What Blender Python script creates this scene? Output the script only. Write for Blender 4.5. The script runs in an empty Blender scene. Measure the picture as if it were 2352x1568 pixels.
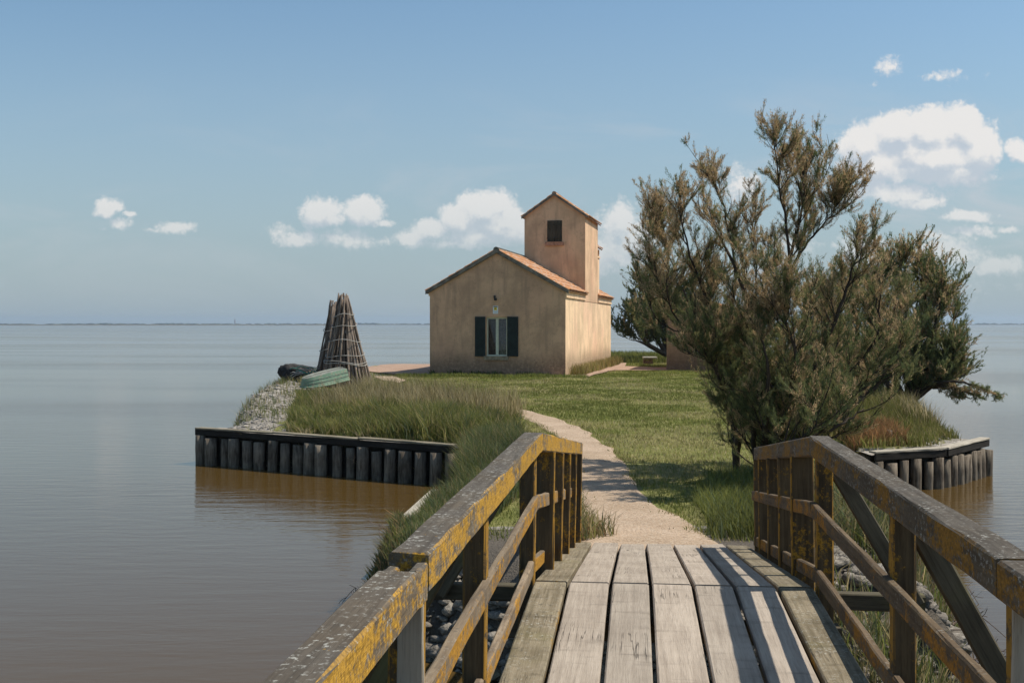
import bpy, math, random
import numpy as np
from mathutils import Vector, Matrix
from math import radians, sin, cos, tan, pi, atan
random.seed(7); RNG = np.random.default_rng(11)
S = bpy.context.scene
# ---------------------------------------------------------------- camera
F, CX, CY, CAMZ, HOR = 2587.0, 1176.0, 784.0, 2.95, 744.5
PITCH = atan((CY - HOR) / F)
cd = bpy.data.cameras.new('camera'); cam = bpy.data.objects.new('camera', cd); S.collection.objects.link(cam)
cd.sensor_width = 36; cd.lens = 36 * F / 2352.0; cd.clip_end = 20000; cd.clip_start = 0.05
cam.location = (0, 0, CAMZ); cam.rotation_euler = (pi/2 - PITCH, 0, 0)
S.camera = cam
def ray(px, py):
    u, v = (px - CX) / F, -(py - CY) / F
    return Vector((u, cos(PITCH) + v * sin(PITCH), -sin(PITCH) + v * cos(PITCH)))
def at(px, py, Y):
    r = ray(px, py); return Vector((0, 0, CAMZ)) + r * (Y / r.y)
def onz(px, py, z):
    r = ray(px, py); return Vector((0, 0, CAMZ)) + r * ((z - CAMZ) / r.z)
def onplane(px, py, p, n):
    r = ray(px, py); o = Vector((0, 0, CAMZ)); return o + r * ((Vector(p) - o).dot(n) / r.dot(n))
# ---------------------------------------------------------------- exposure
S.view_settings.view_transform = 'Standard'; S.view_settings.look = 'None'
S.view_settings.exposure = 0.25; S.view_settings.gamma = 1.0
S.cycles.max_bounces = 6; S.cycles.volume_bounces = 0; S.cycles.transparent_max_bounces = 6
# ---------------------------------------------------------------- sun
SUN_AZ, SUN_EL = radians(86), radians(59)
sd_ = Vector((sin(SUN_AZ) * cos(SUN_EL), cos(SUN_AZ) * cos(SUN_EL), sin(SUN_EL)))
sl = bpy.data.lights.new('sun', 'SUN'); sl.energy = 4.6; sl.angle = radians(0.53); sl.color = (1.0, 0.93, 0.82)
so = bpy.data.objects.new('sun', sl); S.collection.objects.link(so)
so.rotation_euler = (-sd_).to_track_quat('-Z', 'Y').to_euler()
# ---------------------------------------------------------------- node helper
class NT:
    def __init__(s, tree): s.t = tree; s.n = tree.nodes; s.l = tree.links
    def node(s, typ, ins=None, **kw):
        n = s.n.new(typ)
        for k, v in kw.items(): setattr(n, k, v)
        if ins:
            for k, v in ins.items(): s.put(n.inputs[k], v)
        return n
    def put(s, sock, v):
        if isinstance(v, bpy.types.NodeSocket): s.l.new(v, sock)
        elif isinstance(v, bpy.types.Node): s.l.new(v.outputs[0], sock)
        else: sock.default_value = v
    def m(s, op, a, b=None, c=None, clamp=False):
        n = s.n.new('ShaderNodeMath'); n.operation = op; n.use_clamp = clamp
        s.put(n.inputs[0], a)
        if b is not None: s.put(n.inputs[1], b)
        if c is not None: s.put(n.inputs[2], c)
        return n.outputs[0]
    def vm(s, op, a, b=None):
        n = s.n.new('ShaderNodeVectorMath'); n.operation = op; s.put(n.inputs[0], a)
        if b is not None: s.put(n.inputs[1], b)
        return n.outputs['Value'] if op in ('LENGTH', 'DOT_PRODUCT') else n.outputs[0]
    def mix(s, f, a, b, blend='MIX'):
        n = s.n.new('ShaderNodeMix'); n.data_type = 'RGBA'; n.blend_type = blend
        s.put(n.inputs[0], f)
        for i, v in ((6, a), (7, b)):
            if isinstance(v, tuple) and len(v) == 3: v = v + (1,)
            s.put(n.inputs[i], v)
        return n.outputs[2]
    def ramp(s, f, a, b, lo=0.0, hi=1.0):
        n = s.n.new('ShaderNodeMapRange'); n.interpolation_type = 'SMOOTHSTEP'
        s.put(n.inputs[0], f); s.put(n.inputs[1], a); s.put(n.inputs[2], b); s.put(n.inputs[3], lo); s.put(n.inputs[4], hi)
        return n.outputs[0]
    def noise(s, vec, scale, detail=4, rough=0.55, w=None, dist=0.0, out=0):
        n = s.n.new('ShaderNodeTexNoise')
        if w is not None: n.noise_dimensions = '4D'; s.put(n.inputs['W'], w)
        s.put(n.inputs['Vector'], vec); n.inputs['Scale'].default_value = scale; n.inputs['Detail'].default_value = detail
        n.inputs['Roughness'].default_value = rough; n.inputs['Distortion'].default_value = dist
        return n.outputs[out]
    def scale(s, vec, sc, loc=(0, 0, 0)):
        n = s.n.new('ShaderNodeMapping'); s.put(n.inputs[0], vec); n.inputs['Scale'].default_value = sc; n.inputs['Location'].default_value = loc
        return n.outputs[0]
# ---------------------------------------------------------------- world: sky with cumulus
Wd = bpy.data.worlds.new('World'); S.world = Wd; Wd.use_nodes = True
Wd.cycles.sampling_method = 'MANUAL'; Wd.cycles.sample_map_resolution = 256
w = NT(Wd.node_tree); w.n.clear()
sky = w.node('ShaderNodeTexSky', sky_type='NISHITA', sun_disc=False, sun_elevation=SUN_EL, sun_rotation=SUN_AZ,
             altitude=0.0, air_density=1.0, dust_density=1.0, ozone_density=1.6)
SKY_STRENGTH = 0.115
# cloud density group in direction space (u = x/y, v = z/y)
cg = bpy.data.node_groups.new('cloud_density', 'ShaderNodeTree')
cg.interface.new_socket('P', in_out='INPUT', socket_type='NodeSocketVector')
cg.interface.new_socket('D', in_out='OUTPUT', socket_type='NodeSocketFloat')
g = NT(cg); gi = g.node('NodeGroupInput'); go_ = g.node('NodeGroupOutput')
P0 = gi.outputs[0]
wn = g.noise(P0, 26, 5, 0.6, out=1); wv = g.vm('SUBTRACT', wn, (0.5, 0.5, 0.5))
wv = g.vm('MULTIPLY', wv, (0.030, 0.022, 0.0))
P1 = g.vm('ADD', P0, wv)
# blobs: px, py, rx, ry, strength
CL = [(250,480,36,20,.8),(300,496,16,7,.5),(283,521,32,16,.6),(405,520,46,15,.55),(360,527,60,9,.35),(232,527,20,8,.3),
      (735,486,46,34,.9),(765,505,26,18,.7),(832,487,50,28,.9),(885,507,26,9,.6),(690,545,60,20,.6),(790,550,110,26,.4),(640,530,40,20,.4),(880,550,60,18,.35),
      (1120,478,62,46,1.05),(1170,500,34,32,.85),(1060,500,52,32,.9),(990,525,50,24,.75),(950,543,40,18,.75),(1090,545,110,26,.6),(1180,540,50,26,.6),(1150,520,80,40,.9),(1040,560,90,16,.5),
      (1420,515,50,48,.75),(1400,575,95,60,.6),(1455,555,70,50,.6),
      (1985,335,58,50,1.2),(2060,305,62,48,1.2),(2130,300,65,50,1.3),(2205,300,52,50,1.3),(2245,345,52,58,1.3),(2150,360,120,55,1.3),(2020,380,90,42,1.0),(2200,400,80,28,.9),(2060,440,120,30,.55),(2110,462,60,16,.7),(1960,440,60,30,.4),
      (2345,345,28,28,.85),(2210,497,60,16,.7),(2225,533,60,13,.55),(2310,527,30,10,.5),(2040,155,34,26,.45),(2150,175,60,14,.25),(2000,198,18,8,.25),
      (2180,580,95,38,.6),(2290,610,95,28,.5),(2080,640,120,20,.4),(1980,575,60,40,.6),(2150,545,50,20,.5),(1700,430,50,40,.5),(1820,560,60,40,.35),(2230,660,120,24,.2)]
acc = None
for (px, py, rx, ry, st) in CL:
    c = ((px - CX) / F, (HOR - py) / F, 0)
    d = g.vm('SUBTRACT', P1, c); d = g.vm('MULTIPLY', d, (F / rx / 1.42, F / ry / 1.42, 0)); L = g.vm('LENGTH', d)
    v = g.m('MULTIPLY_ADD', L, -st, st)
    acc = v if acc is None else g.m('SMOOTH_MAX', acc, v, 0.12)
fb = g.noise(P0, 30, 6, 0.62)
bil = lambda n: g.m('ABSOLUTE', g.m('MULTIPLY_ADD', n, 2.0, -1.0))
b1 = bil(g.noise(P0, 48, 4, 0.6)); b2 = bil(g.noise(P0, 120, 3, 0.6))
nn = g.m('ADD', g.m('MULTIPLY_ADD', fb, 0.9, -0.45), g.m('ADD', g.m('MULTIPLY_ADD', b1, 0.9, -0.22), g.m('MULTIPLY_ADD', b2, 0.5, -0.12)))
den = g.m('ADD', acc, g.m('MULTIPLY', nn, 0.55))
g.put(go_.inputs[0], den)
geo = w.node('ShaderNodeTexCoord'); sp = w.node('ShaderNodeSeparateXYZ', {0: geo.outputs['Generated']})
yy = w.m('MAXIMUM', sp.outputs[1], 0.05)
uu = w.m('DIVIDE', sp.outputs[0], yy); vv = w.m('DIVIDE', sp.outputs[2], yy)
P = w.node('ShaderNodeCombineXYZ', {0: uu, 1: vv, 2: 0.0}).outputs[0]
def cden(p):
    n = w.n.new('ShaderNodeGroup'); n.node_tree = cg; w.put(n.inputs[0], p); return n.outputs[0]
D0 = cden(P); D1 = cden(w.vm('ADD', P, (0.0030, 0.0130, 0.0)))
alpha = w.ramp(D0, -0.03, 0.32); 
alpha = w.m('MULTIPLY', alpha, w.ramp(sp.outputs[1], 0.2, 0.5))
lit = w.ramp(w.m('ADD', w.m('SUBTRACT', D0, D1), w.m('MULTIPLY_ADD', w.noise(P, 22, 4, 0.6), 0.45, -0.20)), -0.42, 0.30)
alpha = w.m('MULTIPLY', alpha, w.m('MULTIPLY_ADD', lit, 0.22, 0.78))
ccol = w.mix(lit, (4.2, 4.45, 4.9), (6.3, 6.1, 5.9))
alpha = w.m('MULTIPLY', alpha, w.ramp(vv, 0.0, 0.16, 0.30, 0.92))
skc = w.mix(1.0, sky.outputs[0], (0.80, 0.92, 0.91), 'MULTIPLY')
# pale horizon air
hz = w.ramp(vv, -0.04, 0.34, 0.88, 0.0)
veil = w.m('MULTIPLY', w.ramp(w.noise(w.vm('MULTIPLY', P, (5.0, 16.0, 1.0)), 1.0, 6, 0.62, dist=0.6), 0.46, 0.74), w.m('MULTIPLY', w.ramp(vv, 0.0, 0.05), w.m('MULTIPLY', w.ramp(vv, 0.10, 0.24, 1, 0), w.ramp(uu, -0.25, 0.3, 0.25, 1.0))))
skc = w.mix(hz, skc, (2.6, 3.2, 3.65))
skc = w.mix(w.m('MULTIPLY', veil, 0.85), skc, (4.2, 4.4, 4.7))
fin = w.mix(alpha, skc, ccol)
bg = w.node('ShaderNodeBackground', {'Color': fin, 'Strength': SKY_STRENGTH})
wo = w.node('ShaderNodeOutputWorld', {0: bg})

# ================================================================ helpers
C = S.collection.objects
def tag(o, label=None, cat=None, group=None, kind=None):
    if label: o['label'] = label
    if cat: o['category'] = cat
    if group: o['group'] = group
    if kind: o['kind'] = kind
    return o
def empty(name, loc=(0, 0, 0)):
    o = bpy.data.objects.new(name, None); C.link(o); o.location = loc; o.empty_display_size = 0.2; return o
def link(name, me, mat, parent=None):
    if mat is not None: me.materials.append(mat)
    o = bpy.data.objects.new(name, me); C.link(o)
    if parent is not None:
        o.parent = parent; o.matrix_parent_inverse = Matrix.Translation(-Vector(WL(parent)))
    return o
def WL(p):
    v = Vector(p.location)
    q = p
    if q.parent is not None: v = Vector(p.location)   # parts sit in world coordinates
    return v
def mesh(name, verts, faces, mat, parent=None, smooth=False):
    me = bpy.data.meshes.new(name); me.from_pydata([tuple(v) for v in verts], [], [tuple(f) for f in faces]); me.update()
    if smooth: me.polygons.foreach_set('use_smooth', [True] * len(me.polygons))
    return link(name, me, mat, parent)
def fast(name, V, Fc, mat, parent=None, col=None, smooth=False):
    V = np.asarray(V, np.float32); Fc = np.asarray(Fc, np.int32); k = Fc.shape[1]
    me = bpy.data.meshes.new(name); me.vertices.add(len(V)); me.vertices.foreach_set('co', V.ravel())
    me.loops.add(Fc.size); me.loops.foreach_set('vertex_index', Fc.ravel())
    me.polygons.add(len(Fc)); me.polygons.foreach_set('loop_start', np.arange(0, Fc.size, k, dtype=np.int32))
    if smooth: me.polygons.foreach_set('use_smooth', np.ones(len(Fc), bool))
    me.update(calc_edges=True)
    if col is not None:
        a = me.attributes.new('tint', 'FLOAT_COLOR', 'POINT')
        a.data.foreach_set('color', np.concatenate([np.asarray(col, np.float32), np.ones((len(V), 1), np.float32)], 1).ravel())
    return link(name, me, mat, parent)
class MB:
    def __init__(s): s.v = []; s.f = []
    def add(s, V, Fc):
        n = len(s.v); s.v += [tuple(v) for v in V]; s.f += [tuple(i + n for i in f) for f in Fc]
    def box(s, o, ax, ay, az):      # corner o and three edge vectors
        o, ax, ay, az = map(Vector, (o, ax, ay, az))
        V = [o, o+ax, o+ax+ay, o+ay, o+az, o+ax+az, o+ax+ay+az, o+ay+az]
        s.add(V, [(0,3,2,1),(4,5,6,7),(0,1,5,4),(1,2,6,5),(2,3,7,6),(3,0,4,7)])
    def tube(s, pts, rad, n=8, cap=True, jit=0.0):
        pts = [Vector(p) for p in pts]; m = len(pts)
        if not hasattr(rad, '__len__'): rad = [rad] * m
        V = []; Fc = []; ref = None
        for i, p in enumerate(pts):
            t = (pts[min(i+1, m-1)] - pts[max(i-1, 0)]).normalized()
            if ref is None: ref = t.orthogonal().normalized()
            ref = (ref - t * ref.dot(t)).normalized(); b = t.cross(ref)
            for k in range(n):
                a = 2*pi*k/n; r = rad[i] * (1 + random.uniform(-jit, jit)); V.append(p + ref*cos(a)*r + b*sin(a)*r)
        for i in range(m-1):
            for k in range(n):
                Fc.append((i*n+k, i*n+(k+1) % n, (i+1)*n+(k+1) % n, (i+1)*n+k))
        if cap: Fc.append(tuple(range(n-1, -1, -1))); Fc.append(tuple(range((m-1)*n, m*n)))
        s.add(V, Fc)
    def build(s, name, mat, parent=None, smooth=False): return mesh(name, s.v, s.f, mat, parent, smooth)
def beam(name, p0, p1, wd, ht, mat, parent, up=(0, 0, 1), seg=10, jit=0.004, bev=0.008):
    """timber with its grain along local Y; section wd (local X) by ht (local Z), centred on p0-p1"""
    p0, p1 = Vector(p0), Vector(p1); y = (p1 - p0); L = y.length; y.normalize()
    z = Vector(up); z = (z - y * z.dot(y)).normalized(); x = y.cross(z)
    a, b = wd/2, ht/2; c = min(bev, a*0.4, b*0.4)
    prof = [(-a+c,-b),(a-c,-b),(a,-b+c),(a,b-c),(a-c,b),(-a+c,b),(-a,b-c),(-a,-b+c)]
    V = []; Fc = []
    for i in range(seg+1):
        jx, jz = random.uniform(-jit, jit)*0.3, random.uniform(-jit, jit)*0.3
        for (qx, qz) in prof:
            V.append((qx + jx + random.uniform(-jit, jit)*0.5, L*i/seg + (random.uniform(-jit, jit) if i in (0, seg) else 0), qz + jz + random.uniform(-jit, jit)*0.5))
    for i in range(seg):
        for k in range(8): Fc.append((i*8+k, i*8+(k+1) % 8, (i+1)*8+(k+1) % 8, (i+1)*8+k))
    Fc.append(tuple(range(7, -1, -1))); Fc.append(tuple(range(seg*8, seg*8+8)))
    Fc = [f[::-1] for f in Fc]
    me = bpy.data.meshes.new(name); me.from_pydata(V, [], Fc); me.update()
    if mat: me.materials.append(mat)
    o = bpy.data.objects.new(name, me); C.link(o)
    M = Matrix((x, y, z)).transposed().to_4x4(); M.translation = p0
    if parent is not None: o.parent = parent; M = Matrix.Translation(-Vector(parent.location)) @ M
    o.matrix_local = M
    return o
def pip(P, poly):
    x, y = P[:, 0], P[:, 1]; poly = np.asarray(poly, float); ins = np.zeros(len(P), bool); n = len(poly)
    for i in range(n):
        x1, y1 = poly[i][:2]; x2, y2 = poly[(i+1) % n][:2]
        c = ((y1 > y) != (y2 > y)) & (x < (x2-x1)*(y-y1)/(y2-y1+1e-12)+x1); ins ^= c
    return ins
def pxpoly(pts, z=0.88): return [tuple(onz(a, b, z)[:2]) for a, b in pts]
def norm(a): return a / (np.linalg.norm(a, axis=-1, keepdims=True) + 1e-9)
# smooth value noise in numpy
_T = RNG.random((256, 256))
def vnoise(x, y):
    xi, yi = np.floor(x).astype(int), np.floor(y).astype(int); fx, fy = x - xi, y - yi
    fx = fx*fx*(3-2*fx); fy = fy*fy*(3-2*fy); g_ = lambda i, j: _T[i % 256, j % 256]
    return (g_(xi,yi)*(1-fx)+g_(xi+1,yi)*fx)*(1-fy)+(g_(xi,yi+1)*(1-fx)+g_(xi+1,yi+1)*fx)*fy
def fbm(x, y, o=4):
    s = 0; a = 0.5
    for i in range(o): s = s + a*vnoise(x*2**i+17*i, y*2**i+5*i); a *= 0.5
    return s
# ================================================================ materials
def newmat(name):
    m = bpy.data.materials.new(name); m.use_nodes = True; t = NT(m.node_tree); t.n.clear()
    return m, t
def finish(t, col, rough=0.9, bump=None, bd=0.01, spec=0.2, strength=1.0, extra=None):
    b = t.node('ShaderNodeBsdfPrincipled'); t.put(b.inputs['Base Color'], col if not (isinstance(col, tuple) and len(col) == 3) else col+(1,))
    t.put(b.inputs['Roughness'], rough); b.inputs['Specular IOR Level'].default_value = spec
    if extra:
        for k, v in extra.items(): t.put(b.inputs[k], v)
    if bump is not None:
        bn = t.node('ShaderNodeBump'); t.put(bn.inputs['Height'], bump); bn.inputs['Distance'].default_value = bd; bn.inputs['Strength'].default_value = strength
        t.put(b.inputs['Normal'], bn.outputs[0])
    t.node('ShaderNodeOutputMaterial', {0: b}); return b
def wood(name, dark, light, lichen=0.0, liccol=(0.42, 0.23, 0.03), speck=0.0, moss=0.0, grain=(14, 0.9, 14), crack=0.0, topdark=None, inner=0.0):
    m, t = newmat(name); tc = t.node('ShaderNodeTexCoord').outputs['Object']
    rnd = t.m('MULTIPLY', t.node('ShaderNodeObjectInfo').outputs['Random'], 40.0)
    v = t.scale(tc, grain); n1 = t.noise(v, 3, 6, 0.6, w=rnd); n2 = t.noise(tc, 2.3, 4, 0.6, w=rnd); n3 = t.noise(v, 14, 3, 0.6, w=rnd)
    f = t.ramp(t.m('ADD', t.m('MULTIPLY', n1, 0.55), t.m('MULTIPLY', n2, 0.45)), 0.32, 0.68)
    col = t.mix(f, dark, light)
    # each board has its own tone
    col = t.mix(1.0, col, t.mix(t.node('ShaderNodeObjectInfo').outputs['Random'], (0.86, 0.86, 0.85), (1.08, 1.06, 1.04)), 'MULTIPLY')
    col = t.mix(t.ramp(n3, 0.45, 0.75, 0, 0.35), col, tuple(c*0.45 for c in dark))
    nz = t.node('ShaderNodeSeparateXYZ', {0: t.node('ShaderNodeNewGeometry').outputs['Normal']}).outputs[2]
    side = t.ramp(t.m('ABSOLUTE', nz), 0.55, 0.75, 1, 0); top = t.ramp(nz, 0.55, 0.8)
    if topdark: col = t.mix(t.m('MULTIPLY', top, t.ramp(n2, 0.3, 0.6, 0.55, 1.0)), col, t.mix(f, topdark[0], topdark[1]))
    if moss: col = t.mix(t.ramp(t.noise(tc, 1.6, 4, 0.6, w=rnd), 0.5, 0.7, 0, moss), col, (0.17, 0.155, 0.06))
    if speck:
        s = t.noise(tc, 55, 5, 0.7, w=rnd); s2 = t.noise(tc, 5, 3, 0.5, w=rnd)
        col = t.mix(t.m('MULTIPLY', t.ramp(s, 0.54, 0.64, 0, speck), t.ramp(s2, 0.35, 0.65, 0.25, 1)), col, (0.42, 0.42, 0.38))
        s3 = t.noise(tc, 20, 5, 0.7, w=rnd)
        col = t.mix(t.ramp(s3, 0.56, 0.66, 0, 0.55), col, (0.055, 0.05, 0.042))
    if inner:
        nx = t.m('ABSOLUTE', t.node('ShaderNodeSeparateXYZ', {0: t.node('ShaderNodeTexCoord').outputs['Normal']}).outputs[0])
        k = t.m('MULTIPLY', t.ramp(nx, 0.6, 0.8), t.ramp(t.noise(tc, 16, 7, 0.75, w=rnd), 0.42, 0.50)); col = t.mix(t.m('MULTIPLY', k, inner), col, liccol)
    if lichen:
        a = t.noise(t.scale(tc, (1, 0.55, 1)), 9, 8, 0.72, w=rnd); big = t.noise(t.scale(tc, (1, 0.6, 1)), 1.9, 3, 0.5, w=rnd)
        k = t.m('ADD', a, t.m('MULTIPLY_ADD', big, 0.7, -0.35)); fine = t.noise(tc, 34, 5, 0.75, w=rnd); k = t.ramp(t.m('ADD', k, t.m('MULTIPLY_ADD', fine, 0.75, -0.375)), 0.59-lichen*0.14, 0.70-lichen*0.14)
        k = t.m('MULTIPLY', k, t.m('MAXIMUM', side, t.ramp(t.noise(tc, 12, 5, 0.7, w=rnd), 0.66, 0.70, 0, 0.8)))
        lc = t.mix(t.ramp(t.noise(tc, 75, 4, 0.7), 0.35, 0.65), tuple(c*0.62 for c in liccol), tuple(min(1, c*1.3) for c in liccol)); k = t.m('MULTIPLY', k, t.ramp(t.noise(tc, 48, 4, 0.7, w=rnd), 0.34, 0.42, 0.25, 1))
        col = t.mix(t.m('MULTIPLY', k, 0.93), col, lc)
    h = t.m('ADD', t.m('MULTIPLY', n1, 0.6), t.m('MULTIPLY', n3, 0.5))
    if crack:
        cv = t.noise(t.scale(tc, (26, 0.9, 9)), 1.0, 3, 0.55, w=rnd); cr = t.m('ABSOLUTE', t.m('SUBTRACT', cv, 0.5))
        cm = t.m('MULTIPLY', t.ramp(cr, 0.0, 0.016, crack, 0), t.ramp(t.noise(tc, 2.2, 2, 0.5, w=rnd), 0.55, 0.66))
        col = t.mix(cm, col, (0.03, 0.026, 0.022)); h = t.m('SUBTRACT', h, t.m('MULTIPLY', cm, 2.0))
        # stains around nail rows across the board
        st = t.noise(t.scale(tc, (2.2, 9, 1)), 1.5, 4, 0.6, w=rnd)
        col = t.mix(t.ramp(st, 0.52, 0.72, 0, 0.5), col, tuple(c*0.55 for c in dark))
        kn = t.node('ShaderNodeTexVoronoi', {'Vector': t.scale(tc, (4.0, 1.3, 1)), 'Scale': 2.0, 'Randomness': 1.0}).outputs['Distance']
        col = t.mix(t.ramp(kn, 0.04, 0.07, 0.75, 0), col, (0.10, 0.075, 0.05))
    finish(t, col, 0.93, h, 0.006, 0.15, 0.8); return m
M = {}
M['rail'] = wood('rail_wood', (0.10, 0.075, 0.05), (0.24, 0.19, 0.13), lichen=1.25, speck=0.8, topdark=((0.045, 0.039, 0.032), (0.105, 0.092, 0.077)))
M['rail_shaded'] = wood('shaded_rail_wood', (0.07, 0.052, 0.035), (0.17, 0.13, 0.085), lichen=0.75, liccol=(0.26, 0.13, 0.02), speck=0.8, topdark=((0.045, 0.039, 0.032), (0.105, 0.092, 0.077)))  # right handrail: its shade put into darker wood and lichen colours
M['midrail_shaded'] = wood('shaded_midrail_wood', (0.08, 0.056, 0.036), (0.18, 0.13, 0.08), lichen=0.55, liccol=(0.33, 0.15, 0.02), speck=0.3)  # shaded copy of the middle rail wood, shade mixed into wood and lichen
M['midrail'] = wood('midrail_wood', (0.12, 0.088, 0.06), (0.27, 0.21, 0.145), lichen=0.95, liccol=(0.38, 0.19, 0.022), speck=0.3)
M['post'] = wood('post_wood', (0.05, 0.036, 0.022), (0.13, 0.095, 0.055), lichen=0.12, liccol=(0.34, 0.18, 0.025), inner=0.85)
M['newpost'] = wood('pale_splice_wood', (0.30, 0.26, 0.21), (0.42, 0.38, 0.31))
M['brace'] = wood('brace_wood', (0.05, 0.042, 0.03), (0.13, 0.115, 0.08), moss=0.6)
M['deck'] = wood('deck_wood', (0.27, 0.228, 0.186), (0.41, 0.355, 0.295), grain=(16, 0.7, 16), crack=0.65)
M['deckedge'] = wood('mossy_deck_wood', (0.12, 0.098, 0.062), (0.29, 0.245, 0.175), speck=0.6, moss=0.35, grain=(16, 0.7, 16), crack=0.7, lichen=0.15)
M['pile'] = wood('pile_wood', (0.045, 0.034, 0.025), (0.27, 0.225, 0.175), grain=(10, 10, 1.2))
M['cap'] = wood('cap_wood', (0.12, 0.105, 0.075), (0.30, 0.265, 0.20), speck=0.2)
M['capside'] = wood('capside_wood', (0.014, 0.012, 0.010), (0.045, 0.04, 0.035))
M['palecap'] = wood('pale_cap_wood', (0.26, 0.235, 0.19), (0.46, 0.42, 0.35), speck=0.2)
M['pole'] = wood('pole_wood', (0.10, 0.075, 0.062), (0.30, 0.245, 0.20), grain=(8, 8, 1.0))

def plain(name, col, rough=0.8, var=0.25, sc=8, bd=0.004, spec=0.3):
    m, t = newmat(name); tc = t.node('ShaderNodeTexCoord').outputs['Object']; n = t.noise(tc, sc, 6, 0.6)
    c = t.mix(t.ramp(n, 0.3, 0.7), tuple(x*(1-var) for x in col), tuple(min(1, x*(1+var)) for x in col))
    finish(t, c, rough, n, bd, spec); return m
def plaster(name, base, dark, pink, dirt=1.0):
    m, t = newmat(name); tc = t.node('ShaderNodeTexCoord').outputs['Object']
    n1 = t.noise(tc, 0.9, 6, 0.6); n2 = t.noise(t.scale(tc, (2.2, 2.2, 0.30)), 1.6, 6, 0.65); n3 = t.noise(tc, 9, 5, 0.6); n4 = t.noise(tc, 55, 3, 0.6)
    col = t.mix(t.ramp(n1, 0.36, 0.66), base, tuple(b*0.80 for b in base))
    col = t.mix(t.ramp(t.noise(tc, 0.55, 3, 0.5, dist=0.4), 0.50, 0.66, 0, 0.55), col, pink)
    col = t.mix(t.ramp(n2, 0.52-0.08*dirt, 0.76-0.06*dirt, 0, 0.45+0.3*dirt), col, dark); col = t.mix(t.ramp(t.noise(tc, 0.45, 5, 0.65), 0.42, 0.62, 0, 0.55*dirt), col, dark)
    z = t.node('ShaderNodeSeparateXYZ', {0: tc}).outputs[2]
    low = t.ramp(t.m('ADD', z, t.m('MULTIPLY', n2, 1.3)), 1.0, 1.85, 0.95, 0)       # splash dirt rising from the ground
    col = t.mix(t.m('MULTIPLY', low, t.ramp(n3, 0.3, 0.6, 0.5, 1)), col, tuple(d*0.62 for d in dark))
    cr = t.m('ABSOLUTE', t.m('SUBTRACT', t.noise(t.scale(tc, (1, 1, .8)), 1.1, 6, 0.6), 0.5)); col = t.mix(t.ramp(cr, 0.0, 0.004, 0.55, 0), col, tuple(d*0.5 for d in dark))
    col = t.mix(t.ramp(n3, 0.5, 0.8, 0, 0.35), col, tuple(b*0.7 for b in base))
    finish(t, col, 0.95, t.m('ADD', n3, t.m('MULTIPLY', n4, 0.5)), 0.012, 0.1); return m
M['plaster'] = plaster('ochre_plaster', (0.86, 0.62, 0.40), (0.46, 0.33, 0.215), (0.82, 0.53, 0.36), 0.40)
M['plaster_front'] = plaster('shaded_stained_ochre_plaster', (0.69, 0.425, 0.265), (0.38, 0.245, 0.16), (0.64, 0.365, 0.235), 0.8)  # shaded copy: the gable's shade put into a darker base, plus heavier stains
M['plaster_tower'] = plaster('pink_ochre_plaster', (0.74, 0.50, 0.315), (0.38, 0.255, 0.17), (0.70, 0.43, 0.28), 0.6)
M['shedwall'] = plaster('terracotta_plaster', (0.38, 0.235, 0.15), (0.25, 0.155, 0.105), (0.38, 0.22, 0.145))
m, t = newmat('roof_tile'); tc = t.node('ShaderNodeTexCoord').outputs['Object']
n = t.noise(tc, 1.6, 5, 0.6); n2 = t.noise(tc, 7, 6, 0.7); vo = t.node('ShaderNodeTexVoronoi', {'Vector': t.scale(tc, (1, 1, 1.6)), 'Scale': 4.2}).outputs['Color']
vs = t.node('ShaderNodeSeparateColor', {0: vo}).outputs[0]
c = t.mix(vs, (0.30, 0.18, 0.12), (0.52, 0.40, 0.31)); c = t.mix(t.ramp(n2, 0.42, 0.54, 0, 0.9), c, (0.42, 0.18, 0.065)); c = t.mix(t.ramp(n, 0.55, 0.75, 0, 0.45), c, (0.40, 0.37, 0.32))
finish(t, c, 0.92, n2, 0.01, 0.1); M['tile'] = m
M['verge'] = plain('grey_mortar', (0.17, 0.145, 0.115), 0.95, 0.4, 5)
M['shutter'] = plain('dark_green_paint', (0.012, 0.020, 0.018), 0.6, 0.3, 5)
M['oldshutter'] = wood('weathered_dark_boards', (0.014, 0.015, 0.013), (0.10, 0.088, 0.065), grain=(16, 16, 1.0))
M['winframe'] = plain('cream_window_paint', (0.55, 0.54, 0.42), 0.5, 0.08)
M['sill'] = plain('stone_sill', (0.27, 0.21, 0.14), 0.9, 0.3)
M['redsill'] = plain('brick_sill', (0.36, 0.20, 0.13), 0.9, 0.3, 10)
M['white'] = plain('white_plastic', (0.75, 0.77, 0.78), 0.4, 0.03)
M['yellow'] = plain('yellow_print', (0.80, 0.56, 0.03), 0.5, 0.04)
M['black'] = plain('black_paint', (0.02, 0.02, 0.02), 0.5, 0.1)
M['greyprint'] = plain('grey_print', (0.40, 0.42, 0.42), 0.5, 0.1)
M['curtain'] = plain('dark_curtain', (0.10, 0.085, 0.085), 0.9, 0.5, 14)
M['interior'] = plain('dark_room', (0.03, 0.025, 0.02), 0.95, 0.3)
m, t = newmat('window_glass'); gb = t.node('ShaderNodeBsdfGlossy', {'Color': (0.9, 0.95, 1, 1), 'Roughness': 0.04}); tb = t.node('ShaderNodeBsdfTransparent')
fr = t.node('ShaderNodeFresnel', {0: 1.45}); mx = t.node('ShaderNodeMixShader', {0: fr.outputs[0], 1: tb, 2: gb}); t.node('ShaderNodeOutputMaterial', {0: mx}); M['glass'] = m
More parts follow.
